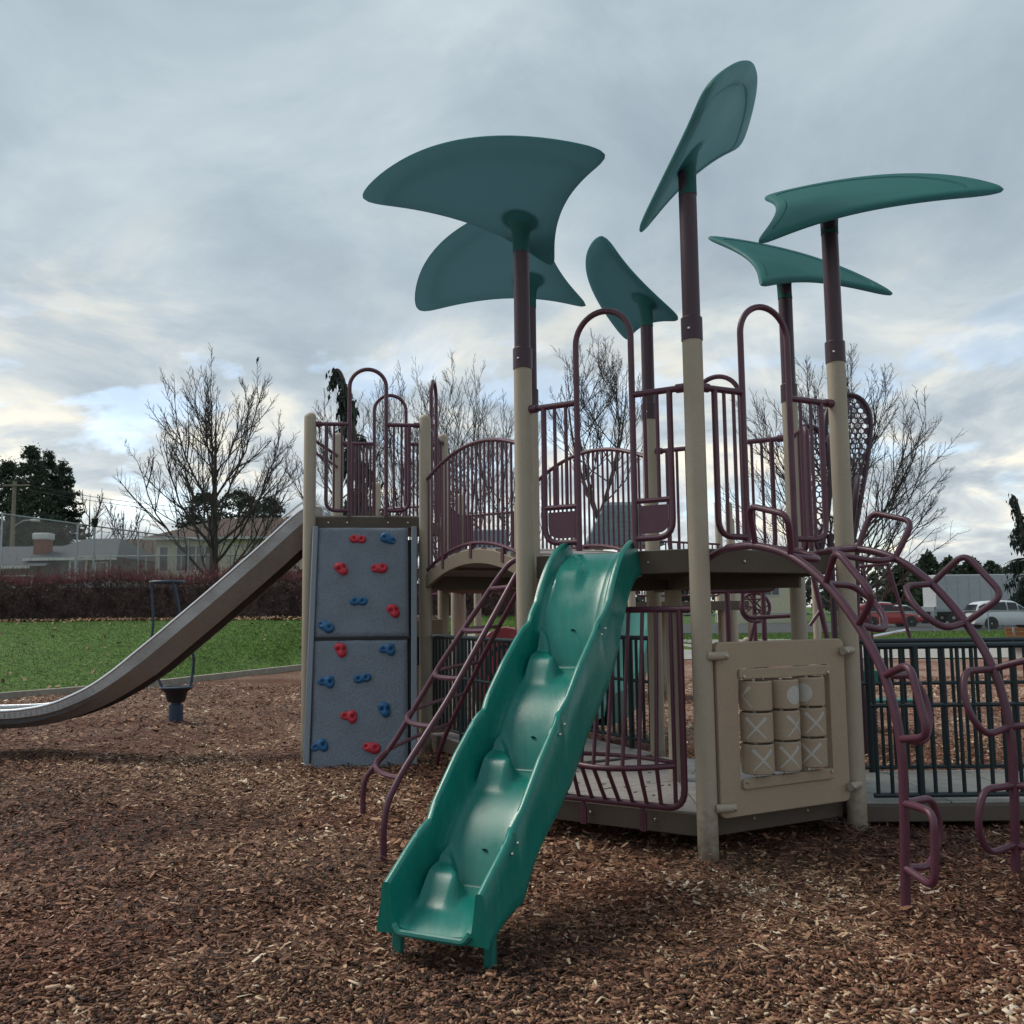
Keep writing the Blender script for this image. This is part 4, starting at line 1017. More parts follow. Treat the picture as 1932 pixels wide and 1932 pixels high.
for r in range(9):
    t = r / 9.6; x0, x1 = 1.22 + .40 * t + .02, 2.55 - .35 * t - .02; y = 15.75 + .5 * t - .012; z = 2.55 + .78 * t
    n = 13
    for k in range(n):
        xa, xb_ = x0 + (x1 - x0) * k / n, x0 + (x1 - x0) * (k + .86) / n
        b.box(((xa + xb_) / 2, y - .008, z + .035), (xb_ - xa, .02, .066))
sh_ = b.build('shingles', shm, rt, smooth=0); tag(sh_, kind='stuff')
b = MB(); b.box((-.38, 16.2, 2.5), (.6, .06, .75)); b.build('side_panel', roofm, rt, bev=.03)
b = MB(); b.box((-.35, 16.2, 1.98), (.9, .06, .3)); b.build('side_panel', shm, rt, bev=.03)
for x in (-1.35, -1.15, -.95): bar(rt, (x, 15.3, .2), (x, 15.3, 2.1), .05, purple, 'upright', 10)
b = MB(); b.tube(fillet([(-1.5, 15, 1.75), (-.9, 15, 1.75), (-.75, 15, 1.55), (-.75, 15, .2)], .12, 4), .025, 8); b.build('hand_loop', purple, rt)
# green curved slide behind the lower deck
gs = thing('rear_slide', 'dark green curved slide seen through the purple belly barrier', 'slide', (1.1, 10.6, 0))
def trough(root, path, w, h, m, nm='chute'):
    P = np.array(smooth_curve(path, 8)); G = []
    for i, p in enumerate(P):
        d = nrm((P[min(i + 1, len(P) - 1)] - P[max(i - 1, 0)]) * (1, 1, 0)); e = np.array((-d[1], d[0], 0))
        G.append([p + e * a + np.array((0, 0, z)) for a, z in ((-w, h), (-w * .85, .05), (-w * .4, 0), (w * .4, 0), (w * .85, .05), (w, h), (w + .03, h), (w + .03, -.04), (-w - .03, -.04), (-w - .03, h))])
    b = MB(); b.grid(np.array(G), wrap=True); return b.build(nm, m, root, smooth=60)
trough(gs, [(1.75, 13.4, 1.5), (1.55, 12.6, 1.15), (1.30, 11.7, .7), (1.05, 10.9, .38), (.75, 10.35, .30)], .28, .28, teal)
bar(gs, (1.3, 11.8, -.1), (1.3, 11.8, .66), .04, tan, 'leg')
# honeycomb leaf climber
hc = thing('honeycomb_climber', 'purple leaf-shaped climber panels pierced with honeycomb holes', 'climber', (3.6, 9.6, 0))
def honey(org, ux, uz, out, name='honeycomb_panel', cell=.036):
    org, ux, uz = (np.array(q, float) for q in (org, ux, uz)); nn = nrm(np.cross(ux, uz))
    O = np.array(smooth_curve(out + [out[0]], 6))[:-1]
    f = lambda q, d=0: org + ux * q[0] + uz * q[1] + nn * d
    b = MB(); b.tube([f(q) for q in O], .026, 8, closed=True); fr = b.build(name, purple_dk, hc)
    def inside(q, mrg):
        c = False; n = len(O)
        for i in range(n):
            a, d = O[i], O[i - 1]
            if (a[1] > q[1]) != (d[1] > q[1]) and q[0] < (d[0] - a[0]) * (q[1] - a[1]) / (d[1] - a[1]) + a[0]: c = not c
        dm = np.min(np.linalg.norm(O - q, axis=1)); return c and dm > mrg
    b = MB(); R1 = cell * 1.0; dx, dz = cell * math.sqrt(3), cell * 1.5
    x0, x1 = O[:, 0].min(), O[:, 0].max(); z0, z1 = O[:, 1].min(), O[:, 1].max()
    for j in range(int((z1 - z0) / dz) + 1):
        for i in range(int((x1 - x0) / dx) + 2):
            c = np.array((x0 + i * dx + (j % 2) * dx / 2, z0 + j * dz))
            if not inside(c, .012): continue
            solid = not inside(c, .036)
            ho = [c + R1 * np.array((math.sin(t), math.cos(t))) for t in np.arange(6) * math.pi / 3]; hi = [c + R1 * .80 * np.array((math.sin(t), math.cos(t))) for t in np.arange(6) * math.pi / 3]
            if solid: b.plate([f(q) for q in ho], .012)
            else: b.grid(np.array([[f(q, d) for q in ring] for ring, d in ((hi, .006), (ho, .006), (ho, -.006), (hi, -.006), (hi, .006))]), wrap=True)
    b.build('lattice', purple_dk, fr, smooth=0)
honey((3.41, 9.5, 1.95), (1.12, .15, 0), (.05, .1, 1), [(-.02, .0), (.08, .5), (.19, 1.1), (.225, 1.5), (.12, 1.71), (-.08, 1.71), (-.2, 1.5), (-.19, 1.05), (-.1, .5)])
honey((2.97, 9.2, 2.0), (1, -.15, 0), (.0, .08, 1), [(.03, .0), (.13, .45), (.18, .9), (.12, 1.2), (-.02, 1.29), (-.15, 1.18), (-.19, .85), (-.10, .4)])
honey((3.28, 9.35, 1.75), (.3, .95, .0), (.1, -.2, 1), [(.0, .0), (.12, .4), (.14, .8), (.0, 1.0), (-.14, .8), (-.12, .4)])
b = MB(); b.tube([(3.1, 9.2, -.2), (3.12, 9.25, 1.4), (3.1, 9.2, 2.2)], .032, 8); b.tube([(3.5, 9.6, -.2), (3.45, 9.55, 1.4), (3.48, 9.55, 2.1)], .032, 8); b.tube([(3.1, 9.22, 3.1), (3.5, 9.6, 3.55)], .02, 8); b.build('stem', purple_dk, hc)
# stepped hoop climber under the right of the upper deck
sc2 = thing('stepped_hoop_climber', 'purple stepped hoop climber seen under the upper deck', 'climber', (3.0, 11.0, 0))
def pxy(x, y, Y): # metric helper: a point at depth Y from viewing ratios measured on the photograph
    d = Fw + Rt * ((x - 966) / 1783) - Up * ((y - 966) / 1783); k = Y / d.y; return np.array((d.x * k, Y, 1.5 + d.z * k))
S_ = lambda l, Y: [tuple(np.round(pxy(x, y, Y), 3)) for x, y in l]
for l, Y in (([(1300, 1118), (1455, 1114), (1470, 1098), (1474, 1072)], 10.2), ([(1386, 1070), (1388, 1105), (1396, 1116), (1440, 1114)], 10.2), ([(1402, 1080), (1401, 1152), (1412, 1166), (1492, 1162)], 10.7), ([(1424, 1175), (1414, 1215), (1420, 1230), (1496, 1228)], 11.2), ([(1448, 1246), (1496, 1244)], 11.6)):
    P_ = S_(l, Y); b = MB(); b.tube(fillet(P_, .07, 4), .023, 8); b.build('hoop', purple, sc2)
for Y, x in ((10.2, 1374), (11.2, 1442)):
    p = pxy(x, 1180, Y); bar(sc2, (p[0], Y, -.2), (p[0], Y, 1.9), .03, purple, 'upright', 8)
bb_ = thing('lattice_panel', 'round dark red lattice panel seen under the upper deck', 'play panel', (3.2, 13.2, 0))
p = pxy(1425, 1146, 13.2)
ca = lambda t, r: (p[0] + r * math.cos(t), 13.2, p[2] + r * math.sin(t))
b = MB(); b.tube([ca(t, .2) for t in np.linspace(0, 2 * math.pi, 26, endpoint=False)], .024, 8, closed=True); b.build('ring', purple, bb_)
for t0, t1 in ((.6, 2.54), (.9, 3.7), (2.2, 5.4), (2.54 + math.pi, 2.0), (.2, 4.2), (2.9, 5.9)): bar(bb_, ca(t0, .2), ca(t1, .2), .012, purple, 'lattice_bar', 6)
bar(bb_, (p[0], 13.25, -.2), (p[0], 13.25, p[2] + .3), .03, purple, 'upright', 8)
for x, y, h, m, lab in ((1408, 1182, .95, tan, 'short tan capped bollard behind the game panel'), (1428, 1186, .9, purple, 'short dark red capped bollard beside the tan one')):
    Y = 17.5; q = pxy(x, 1180, Y); o = thing('bollard', lab, 'bollard', (q[0], Y, 0)); tan_post(o, (q[0], Y), -.2, h, r=.075, m=m)
# tripod climbing frame
tf = thing('climbing_frame', 'dark red leaning climbing frame behind the loop climber', 'climbing frame', (5.2, 13, 0))
for (a, c), Y, r in ((((1532, 1075), (1563, 1215)), 12.5, .036), (((1556, 1140), (1528, 1180)), 12.5, .024), (((1628, 1060), (1648, 1215)), 13.5, .022), (((1674, 1062), (1716, 1200)), 13.0, .026), (((1716, 1200), (1722, 1275)), 13.0, .022), (((1648, 1201), (1716, 1188)), 13.2, .022), (((1532, 1078), (1676, 1064)), 12.8, .022)):
    bar(tf, pxy(*a, Y), pxy(*c, Y), r, steel_edge if (a, c) == ((1648, 1201), (1716, 1188)) else purple, 'strut', 8)
for x in (1563, 1722):
    q = pxy(x, 1250, 12.8); bar(tf, (q[0], 12.8, -.2), (q[0], 12.8, 1.0), .026, purple, 'leg', 8)
# spring platform
sp2 = thing('spring_platform', 'small green spring platform behind the ramp railings', 'spring toy', (4.35, 11.4, 0))
b = MB(); b.lathe([(.11, 0)] + [(.11 if k % 2 else .085, .03 + .02 * k) for k in range(16)] + [(.09, .36)], (4.2, 11.4, 0), 14); b.build('spring', blk, sp2)
b = MB(); b.box((4.3, 11.4, .38), (.85, .32, .035)); b.build('seat_board', teal, sp2, bev=.012)
b = MB(); b.box((4.15, 11.45, .66), (.42, .05, .14)); b.build('back_board', teal, sp2, bev=.012)
for x in (4.0, 4.3): bar(sp2, (x, 11.45, .38), (x, 11.45, .66), .014, steel_edge, 'handle')
# ================================================================== PLANTS
def batch_tubes(P, Rr, seg=3):
    P = np.asarray(P, float); n, k, _ = P.shape
    T = np.gradient(P, axis=1); T /= np.linalg.norm(T, axis=2)[..., None] + 1e-9
    ref = np.where(np.abs(T[..., 2:3]) < .9, np.array((0, 0, 1.)), np.array((1., 0, 0)))
    u = np.cross(T, ref); u /= np.linalg.norm(u, axis=2)[..., None] + 1e-9; w = np.cross(T, u)
    a = 2 * np.pi * np.arange(seg) / seg
    V = P[:, :, None] + Rr[:, :, None, None] * (np.cos(a)[:, None] * u[:, :, None] + np.sin(a)[:, None] * w[:, :, None])
    base = (np.arange(n) * k * seg)[:, None, None]
    i = np.arange(k - 1)[None, :, None]; j = np.arange(seg)[None, None, :]; l = (j + 1) % seg
    F = np.stack([base + i * seg + j, base + i * seg + l, base + (i + 1) * seg + l, base + (i + 1) * seg + j], -1).reshape(-1, 4)
    return V.reshape(-1, 3), F
def np_mesh(name, V, F, m, parent=None, smooth=True):
    if parent is not None: V = V - np.array(root_of(parent).location)
    me = bpy.data.meshes.new(name); me.vertices.add(len(V)); me.vertices.foreach_set('co', np.ascontiguousarray(V).reshape(-1)); q = F.shape[1]
    me.loops.add(F.size); me.loops.foreach_set('vertex_index', np.ascontiguousarray(F).reshape(-1).astype(np.int32)); me.polygons.add(len(F))
    me.polygons.foreach_set('loop_start', np.arange(0, F.size, q, dtype=np.int32)); me.update(calc_edges=True); me.materials.append(m)
    if smooth: me.shade_smooth()
    o = bpy.data.objects.new(name, me); COL.objects.link(o)
    if parent is not None: o.parent = parent
    return o
def bez(a, c, b, k):
    t = np.linspace(0, 1, k)[None, :, None]; return (1 - t) ** 2 * a[:, None] + 2 * t * (1 - t) * c[:, None] + t * t * b[:, None]
def unit(v): return v / (np.linalg.norm(v, axis=-1, keepdims=True) + 1e-9)
def bare_tree(label, x, y, zb, H, wid, tr, seed, n1=15, n2=9, n3=6, n4=4, low=.18, lean=0.0, upright=.6, tw=.011, fork=0, m=twigm, name='bare_tree', group='bare winter trees'):
    g = np.random.default_rng(seed); root = thing(name, label, 'tree', (x, y, zb), group)
    B0 = np.array((x, y, zb)); nf = max(1, fork); tops = []
    tV = []; tF = []; off = 0
    def addt(V, F):
        nonlocal off
        tV.append(V); tF.append(F + off); off += len(V)
    fh = H * low * 1.1
    trunks = []
    for i in range(nf):
        a = 2 * np.pi * i / nf + g.uniform(0, 1); sp = (0 if nf == 1 else H * .13)
        tp = B0 + np.array((math.cos(a) * sp + lean * H, math.sin(a) * sp, H * g.uniform(.9, 1.0)))
        mid = B0 + np.array((lean * H * .2, 0, fh))
        kk = 14; t = np.linspace(0, 1, kk)[:, None]
        P = np.where(t < .3, B0 + (mid - B0) * t / .3, mid + (tp - mid) * ((t - .3) / .7)) + np.cumsum(g.normal(0, .012 * H / kk, (kk, 3)), 0) * np.array((1, 1, 0)) + np.array((math.cos(a), math.sin(a), 0)) * (0 if nf == 1 else .03 * H) * np.sin(np.clip((t - .3) / .7, 0, 1) * math.pi)
        tt = t[:, 0]; rr = tr * (1 - tt) ** 1.1 * (1 if nf == 1 else np.where(tt < .3, 1, .62)) + tw; rr[0] *= 1.35
        addt(*batch_tubes(P[None], rr[None], 9)); trunks.append((P, rr))
    # limbs to an egg-shaped outline
    n = n1 * nf; ti = np.linspace(0, 1, n) * .80 + .05 + g.uniform(-.02, .02, n); az = np.arange(n) * 2.39996 + g.uniform(-.3, .3, n)
    A = np.empty((n, 3)); RA = np.empty(n)
    for i in range(n):
        P, rr = trunks[i % nf]; hh = low + (1 - low) * ti[i] * .82; f = np.clip(hh, 0, .99) * (len(P) - 1); j = int(f); A[i] = P[j] + (P[min(j + 1, len(P) - 1)] - P[j]) * (f - j); RA[i] = rr[j]
    ht = low + .16 + (1 - low - .12) * np.clip(ti + g.uniform(.08, .24, n) + upright * .18 * (1 - ti), 0, 1.0)
    s = np.clip((ht - low * .7) / (1.02 - low * .7), 0, 1)
    prof = np.sqrt(np.clip(1 - ((s - .38) / .66) ** 2, .02, 1)) * g.uniform(.72, 1.05, n)
    Bt = B0 + np.stack([np.cos(az) * wid * prof + lean * H * ht, np.sin(az) * wid * prof * .9, np.clip(H * ht, 0, H)], 1)
    Cn = (A + Bt) / 2 + np.stack([np.cos(az), np.sin(az), -.9 + 0 * az], 1) * (np.linalg.norm(Bt - A, axis=1) * .13)[:, None]
    L1 = bez(A, Cn, Bt, 9); L1[:, 1:-1] += g.normal(0, .010, (n, 7, 3)) * np.linalg.norm(Bt - A, axis=1)[:, None, None]
    r1 = (np.minimum(RA * .42, tr * .22) * (1 - np.linspace(0, 1, 9)[:, None] * .88)).T + tw * .8
    V, F = batch_tubes(L1, r1, 5); addt(V, F)
    np_mesh('trunk', np.concatenate(tV), np.concatenate(tF), bark, root)
    bV = []; bF = []; bo = 0
    par, rp, ln = L1, r1, np.linalg.norm(Bt - A, axis=1)
    for lev, (nc, fr, k, seg) in enumerate(((n2, .54, 6, 4), (n3, .40, 4, 3), (n4, .46, 3, 3))):
        nP, kp = par.shape[:2]
        t = (np.linspace(.22, .98, nc)[None] + g.uniform(-.05, .05, (nP, nc))).clip(.12, 1)
        f = t * (kp - 1); j = np.minimum(f.astype(int), kp - 2); fr_ = (f - j)[..., None]
        ii = np.arange(nP)[:, None]
        st = par[ii, j] * (1 - fr_) + par[ii, j + 1] * fr_; tg = unit(par[ii, j + 1] - par[ii, j]); rs_ = rp[ii, j]
        pv = g.normal(0, 1, st.shape); pv = unit(pv - tg * (pv * tg).sum(-1, keepdims=True))
        d = unit(tg * .85 + pv * g.uniform(*((.30, .62), (.45, .9), (.5, 1.0))[lev], (nP, nc, 1)) + np.array((0, 0, .12 + .10 * upright)))
        l = (ln[:, None] * fr * (1.05 - .6 * t) * g.uniform(.6, 1.15, (nP, nc)))[..., None]
        en = st + d * l + np.array((0, 0, .06)) * l; ct = (st + en) / 2 + pv * l * .07 - np.array((0, 0, .04)) * l
        C_ = bez(st.reshape(-1, 3), ct.reshape(-1, 3), en.reshape(-1, 3), k)
        r0_ = np.minimum(rs_.reshape(-1) * .62, tr * (.085, .035, .015)[lev]); rC = (r0_[:, None] * (1 - np.linspace(0, 1, k) * .7)[None]) + tw * (.7, .5, .42)[lev]
        V, F = batch_tubes(C_, rC, seg); bV.append(V); bF.append(F + bo); bo += len(V)
        par, rp, ln = C_, rC, l.reshape(-1)
    tag(np_mesh('branches', np.concatenate(bV), np.concatenate(bF), m, root), kind='stuff')
    return root
def leaf_mass(name, C_, D_, sz, m, parent=None, asp=.45, g=rng):
    """many small blade-like sprays: centre, direction, size"""
    n = len(C_); D_ = unit(D_); q = g.normal(0, 1, (n, 3)); W_ = unit(np.cross(D_, q)); sz = np.broadcast_to(sz, (n,))[:, None]
    V = np.stack([C_ - W_ * sz * asp * .6, C_ + D_ * sz * .5 - W_ * sz * asp, C_ + D_ * sz * 1.3, C_ + D_ * sz * .5 + W_ * sz * asp], 1).reshape(-1, 3)
    return np_mesh(name, V, np.arange(4 * n).reshape(-1, 4), m, parent, smooth=False)
con_d = mat('conifer_green', (.062, .084, .060), .75, .45, .9, spec=.2)
con_c = mat('cedar_green', (.034, .047, .038), .75, .4, .9, spec=.2)
con_y = mat('yellow_bush', (.13, .14, .03), .75, .4, 1.2, spec=.2)
hedge_d = mat('hedge_twig', (.088, .056, .054), .85, .5, 3.0, spec=.2)
hedge_r = mat('hedge_red_twig', (.17, .062, .068), .8, .4, 2.0, spec=.2)
def conifer(label, x, y, zb, H, wid, seed, m=con_d, n=5200, belly=.25, top=1.0, sz=.5, name='conifer', group='dark conifers', lean=0.0):
    g = np.random.default_rng(seed); root = thing(name, label, 'tree', (x, y, zb), group)
    b = MB(); b.tube([(x, y, zb), (x + lean * H * .5, y, zb + H * .5), (x + lean * H, y, zb + H * .96)], [wid * .09, wid * .06, .02], 8); b.build('trunk', bark, root)
    nb = 340; hz = g.random(nb) ** .8; az = g.uniform(0, 6.283, nb)
    env = wid * np.minimum(1, ((1 - hz) / (1 - belly)) ** top) * np.clip((hz + .12) / (belly + .12), 0, 1) ** .5 * g.uniform(.72, 1.12, nb)
    k = g.integers(0, nb, n); t = np.sqrt(g.random(n))
    dr = np.stack([np.cos(az), np.sin(az), 0 * az], 1)[k]; sp = g.normal(0, .10, (n, 3)) * wid * (1.15 - t)[:, None] * np.array((1, 1, .6))
    C_ = np.array((x, y, zb)) + dr * (env[k] * t)[:, None] + np.stack([lean * H * hz[k], 0 * t, H * (.04 + .95 * hz[k]) + env[k] * .25 * t - .1 * H * .3 * t], 1) + sp
    D_ = dr * .8 + np.array((0, 0, .55)) + g.normal(0, .45, (n, 3))
    s = sz * g.uniform(.5, 1.2, n) * (1.1 - .5 * hz[k])
    leaf_mass('crown', C_, D_, s, m, root, g=g); return root
def weeping(label, x, y, zb, H, wid, lean, seed, n=9000, group=None):
    g = np.random.default_rng(seed); root = thing('weeping_cedar', label, 'tree', (x, y, zb), group)
    pth = np.array([(x, y, zb), (x + lean * .25, y, zb + H * .45), (x + lean * .62, y, zb + H * .78), (x + lean * .9, y, zb + H * .96), (x + lean * 1.08, y, zb + H * 1.0), (x + lean * 1.22, y, zb + H * .965)])
    P = np.array(smooth_curve(pth, 6)); b = MB(); b.tube(P, np.linspace(.26, .02, len(P)), 8); b.build('trunk', bark, root)
    nb = 70; h = g.random(nb) ** .9; idx = np.array([int(np.argmin(np.abs(P[:25, 2] - (zb + H * (.08 + .90 * q_))))) for q_ in h]); az = g.uniform(0, 6.283, nb)
    L = wid * (1.02 - h) ** 1.15 * g.uniform(.5, 1.15, nb) + .12
    k = g.choice(nb, n, p=(L ** 1.2) / (L ** 1.2).sum()); t = g.random(n); hang = g.gamma(1.6, .20, n) * (.30 + L[k] * .30)
    base = P[idx[k]] + np.stack([np.cos(az[k]) * L[k] * t, np.sin(az[k]) * L[k] * t, L[k] * (.22 * t - .45 * t * t)], 1)
    C_ = base + np.stack([g.normal(0, .07, n), g.normal(0, .07, n), -hang], 1)
    D_ = np.stack([g.normal(0, .18, n), g.normal(0, .18, n), -1 + 0 * t], 1)
    leaf_mass('crown', C_, D_, g.uniform(.16, .42, n), con_c, root, asp=.2, g=g)
    A = P[idx]; E_ = A + np.stack([np.cos(az) * L, np.sin(az) * L, -.23 * L], 1); Cc = A + np.stack([np.cos(az) * L * .5, np.sin(az) * L * .5, .12 * L], 1)
    V, F = batch_tubes(bez(A, Cc, E_, 6), np.repeat(np.linspace(.06, .015, 6)[None], nb, 0), 4); np_mesh('limbs', V, F, bark, root)
    # the nodding top
    nn = 110; kk = g.integers(len(P) - 12, len(P), nn); leaf_mass('nodding_top', P[kk] + g.normal(0, .10, (nn, 3)) - np.array((0, 0, 1)) * g.gamma(1.4, .16, nn)[:, None], np.stack([g.normal(0, .25, nn), g.normal(0, .25, nn), -np.ones(nn)], 1), g.uniform(.15, .35, nn), con_c, root, asp=.25, g=g)
    return root
GL = 1.3
def X_(px, d): return (px - 966) / 1783 * d
big_tree = bare_tree('large spreading bare tree behind the hedge at left', X_(402, 45), 45, GL, 11.3, 4.3, .33, 11, n1=18, n2=11, n3=9, n4=5, low=.14, upright=.9, tw=.006)
bare_tree('thin bare tree right above the square left tower', X_(640, 54), 54, GL, 12.5, 3.6, .22, 12, n1=13, n2=9, n3=8, n4=4, low=.2, upright=.8, tw=.007)
bare_tree('dense bare tree between square tower and the big canopy', X_(775, 50), 50, .8, 12.7, 4.2, .22, 13, n1=9, n2=9, n3=8, n4=4, low=.15, upright=1.2, fork=2, tw=.007)
bare_tree('bare tree with tall thin shoots just left of the canopy pole', X_(862, 52), 52, .6, 13.9, 4.0, .22, 14, n1=8, n2=9, n3=8, n4=4, low=.15, upright=1.3, fork=2, tw=.007)
bare_tree('low bare tree behind the canopy pole by the bridge rail', X_(950, 56), 56, .4, 12.2, 3.6, .2, 15, n1=12, n2=9, n3=8, n4=4, low=.2, upright=.8, tw=.007)
bare_tree('multi-stemmed bare tree framed by the slide gateway hoop', X_(1130, 52), 52, .1, 15.6, 3.3, .26, 16, n1=5, n2=9, n3=8, n4=5, low=.36, upright=1.3, fork=4, tw=.007)
bare_tree('big low-branched bare tree behind the right tower pole', X_(1585, 66), 66, 0, 18.0, 7.8, .42, 17, n1=26, n2=11, n3=9, n4=5, low=.12, upright=.45, tw=.0085)
bare_tree('small far bare tree left of the yellow house', X_(228, 78), 78, GL, 9.0, 3.4, .2, 18, n1=10, n2=7, n3=5, n4=3, low=.2, tw=.02)
bare_tree('small far bare tree beside the big left conifer', X_(165, 84), 84, GL, 11.0, 3.6, .2, 19, n1=10, n2=7, n3=5, n4=3, low=.3, tw=.02)
redtwig = mat('red_twig', (.085, .045, .048), .9, .2, 6)
bare_tree('low red-twigged bare tree behind the parked cars', X_(1650, 96), 96, 0, 7.0, 4.2, .2, 20, n1=12, n2=8, n3=6, low=.15, tw=.026, m=redtwig)
for px, d, H, w, s, lab in ((8, 74, 12.6, 3.4, 31, 'leftmost dark conifer at the photo edge'), (50, 72, 13.4, 3.0, 32, 'tallest of the dark conifers behind the blue-grey house'), (82, 75, 13.5, 2.6, 37, 'second dark conifer from the right behind the blue-grey house'), (112, 77, 13.0, 2.6, 33, 'rightmost of the dark conifers behind the blue-grey house')):
    conifer(lab, X_(px, d), d, GL, H, w, s, n=15000, belly=.20, top=.62, sz=.24)
for px, d, H, w, s, lab in ((382, 84, 11.2, 3.2, 34, 'left dome of dark evergreen behind the yellow house roof'), (448, 85, 11.4, 3.8, 35, 'middle dark evergreen behind the yellow house roof'), (506, 84, 10.6, 3.2, 36, 'right dark evergreen behind the yellow house roof')):
    conifer(lab, X_(px, d), d, GL, H, w, s, n=11000, belly=.35, top=.5, sz=.26)
weeping('weeping conifer with nodding top behind the square left tower', X_(700, 40), 40, 1.0, 10.9, 2.7, -1.45, 41, n=6500)
weeping('weeping conifer at the right photo edge above the parked cars', X_(1948, 62), 62, 0, 8.6, 2.6, -1.0, 42, n=4500)
for i, (px, d, H, w) in enumerate(((1700, 140, 7.5, 4), (1748, 132, 8.6, 3.2), (1790, 138, 8.2, 4), (1830, 134, 8.0, 3.4), (1868, 142, 7.6, 4))):
    conifer(('first', 'second', 'third', 'fourth', 'fifth')[i] + ' conifer from the left in the row beyond the truck', X_(px, d), d, 0, H, w, 50 + i, n=1700, belly=.25, top=.8, sz=.9, group='conifers beyond the truck')
def bush(label, x, y, zb, H, w, seed, m, n=900, sz=.3):
    g = np.random.default_rng(seed); root = thing('bush', label, 'bush', (x, y, zb)); u = unit(g.normal(0, 1, (n, 3))); r = g.random(n) ** .4
    C_ = np.array((x, y, zb + H * .5)) + u * r[:, None] * np.array((w, w, H * .5)) * g.uniform(.8, 1.15, (n, 1)); leaf_mass('foliage', C_, u + g.normal(0, .5, (n, 3)), g.uniform(.5, 1.1, n) * sz, m, root, g=g)
    bar(root, (x, y, zb), (x, y, zb + H * .5), .08, bark, 'stem'); return root
bush('yellow-green bush right of the white truck', X_(1922, 92), 92, 0, 4.6, 2.2, 61, con_y, 1200, .4)
bush('dark green bush behind the metal slide by the tower post', X_(553, 34), 34.5, GL, 1.7, .9, 62, con_d, 900, .2)
bush('round olive bush beside the blue-grey house', X_(215, 66), 66, GL, 3.0, 3.0, 63, mat('olive_bush', (.05, .055, .03), .8, .4, 1.5), 900, .4)
# the far wood as one mass
g = np.random.default_rng(70); n = 9000; ax = g.uniform(-150, 130, n); hh = 5.5 + 1.8 * np.sin(ax * .11) + 1.2 * np.sin(ax * .37 + 1)
C_ = np.stack([ax, 175 + g.normal(0, 4, n), 0 + hh * g.random(n) ** .8], 1)
tag(leaf_mass('far_trees', C_, g.normal(0, 1, (n, 3)) + np.array((0, 0, .5)), g.uniform(.6, 1.5, n), mat('far_tree_green', (.04, .048, .04), .85, .45, .15), g=g), 'low dark band of trees along the horizon', 'trees', kind='stuff')
# hedge: one clipped body of twigs, red shoots on top
hd = thing('hedge', 'long dark clipped hedge with red shoots along its top', 'hedge', (-9, 31.2, GL))
g = np.random.default_rng(80); n = 45000
hx = g.uniform(-24, 2.5, n); hz_ = g.random(n); hy = 30.6 + g.random(n) ** 1.6 * 1.5 + .12 * np.sin(hx * 2.1) + .08 * np.sin(hx * 5.3 + hz_ * 4)
zb_ = np.minimum(GL, 1.3 * (1 - sst(hx / 8)))
C_ = np.stack([hx, hy, zb_ + hz_ * (1.28 + .06 * np.sin(hx * 1.3) + .05 * np.sin(hx * 3.7))], 1)
tag(leaf_mass('twigs', C_, g.normal(0, 1, (n, 3)) + np.array((0, -.3, .8)), g.uniform(.05, .14, n), hedge_d, hd, asp=.16, g=g), kind='stuff')
n = 30000; hx = g.uniform(-24, 2.5, n); zb_ = 1.3 * (1 - sst(hx / 8))
C_ = np.stack([hx, 30.7 + g.random(n) * 1.3, zb_ + 1.15 + g.gamma(2, .11, n) + .07 * np.sin(hx * 1.3)], 1)
tag(leaf_mass('red_shoots', C_, g.normal(0, .35, (n, 3)) + np.array((0, 0, 1)), g.uniform(.06, .17, n), hedge_r, hd, asp=.06, g=g), kind='stuff')
b = MB(); b.box((-10.7, 31.4, GL + .5), (26.6, 1.0, 1.15)); b.build('core', hedge_d, hd)
# ================================================================== FENCES
def chain_fence(label, p0, p1, zb, h, npost, step=.12, rails=(1.0,), wr=.0045, pr=.035, mesh=True, group='chain-link fences'):
    p0 = np.array(p0, float); p1 = np.array(p1, float); L = np.linalg.norm(p1 - p0); d = (p1 - p0) / L
    root = thing('chain_link_fence', label, 'fence', (*((p0 + p1) / 2), zb), group)
    for k in range(npost): p = p0 + (p1 - p0) * k / (npost - 1); bar(root, (*p, zb - .1), (*p, zb + h), pr, galv, 'post', 8)
    for r_ in rails: bar(root, (*p0, zb + h * r_), (*p1, zb + h * r_), pr * .8, galv, 'rail', 8)
    if mesh:
        n = int((L + h) / step); S = []; E_ = []
        for k in range(n):
            s0 = k * step - h
            for sg in (1, -1):
                a0, b0 = (s0, 0.0), (s0 + h, h)
                ua, ub = max(0, a0[0]), min(L, b0[0])
                if ub <= ua: continue
                za, zb2 = ua - s0, ub - s0
                if sg < 0: ua, ub = L - ua, L - ub
                S.append((*(p0 + d * ua), zb + za)); E_.append((*(p0 + d * ub), zb + zb2))
        S = np.array(S); E_ = np.array(E_); V, F = batch_tubes(np.stack([S, E_], 1), np.full((len(S), 2), wr), 3); tag(np_mesh('wire_mesh', V, F, wire, root, smooth=False), kind='stuff')
    return root
chain_fence('tall chain-link fence behind the hedge, slanting away to the right', (-17.9, 33), (-13.0, 57), GL, 3.75, 7)
chain_fence('lower chain-link fence in front of the yellow house', (-22, 47.5), (-9.5, 47.5), GL, 3.1, 8, rails=(1.0, .08))
chain_fence('low wire fence along the grass in front of the car park', (8, 51), (40, 51), 0, 1.15, 12, step=.15, wr=.004, pr=.03)
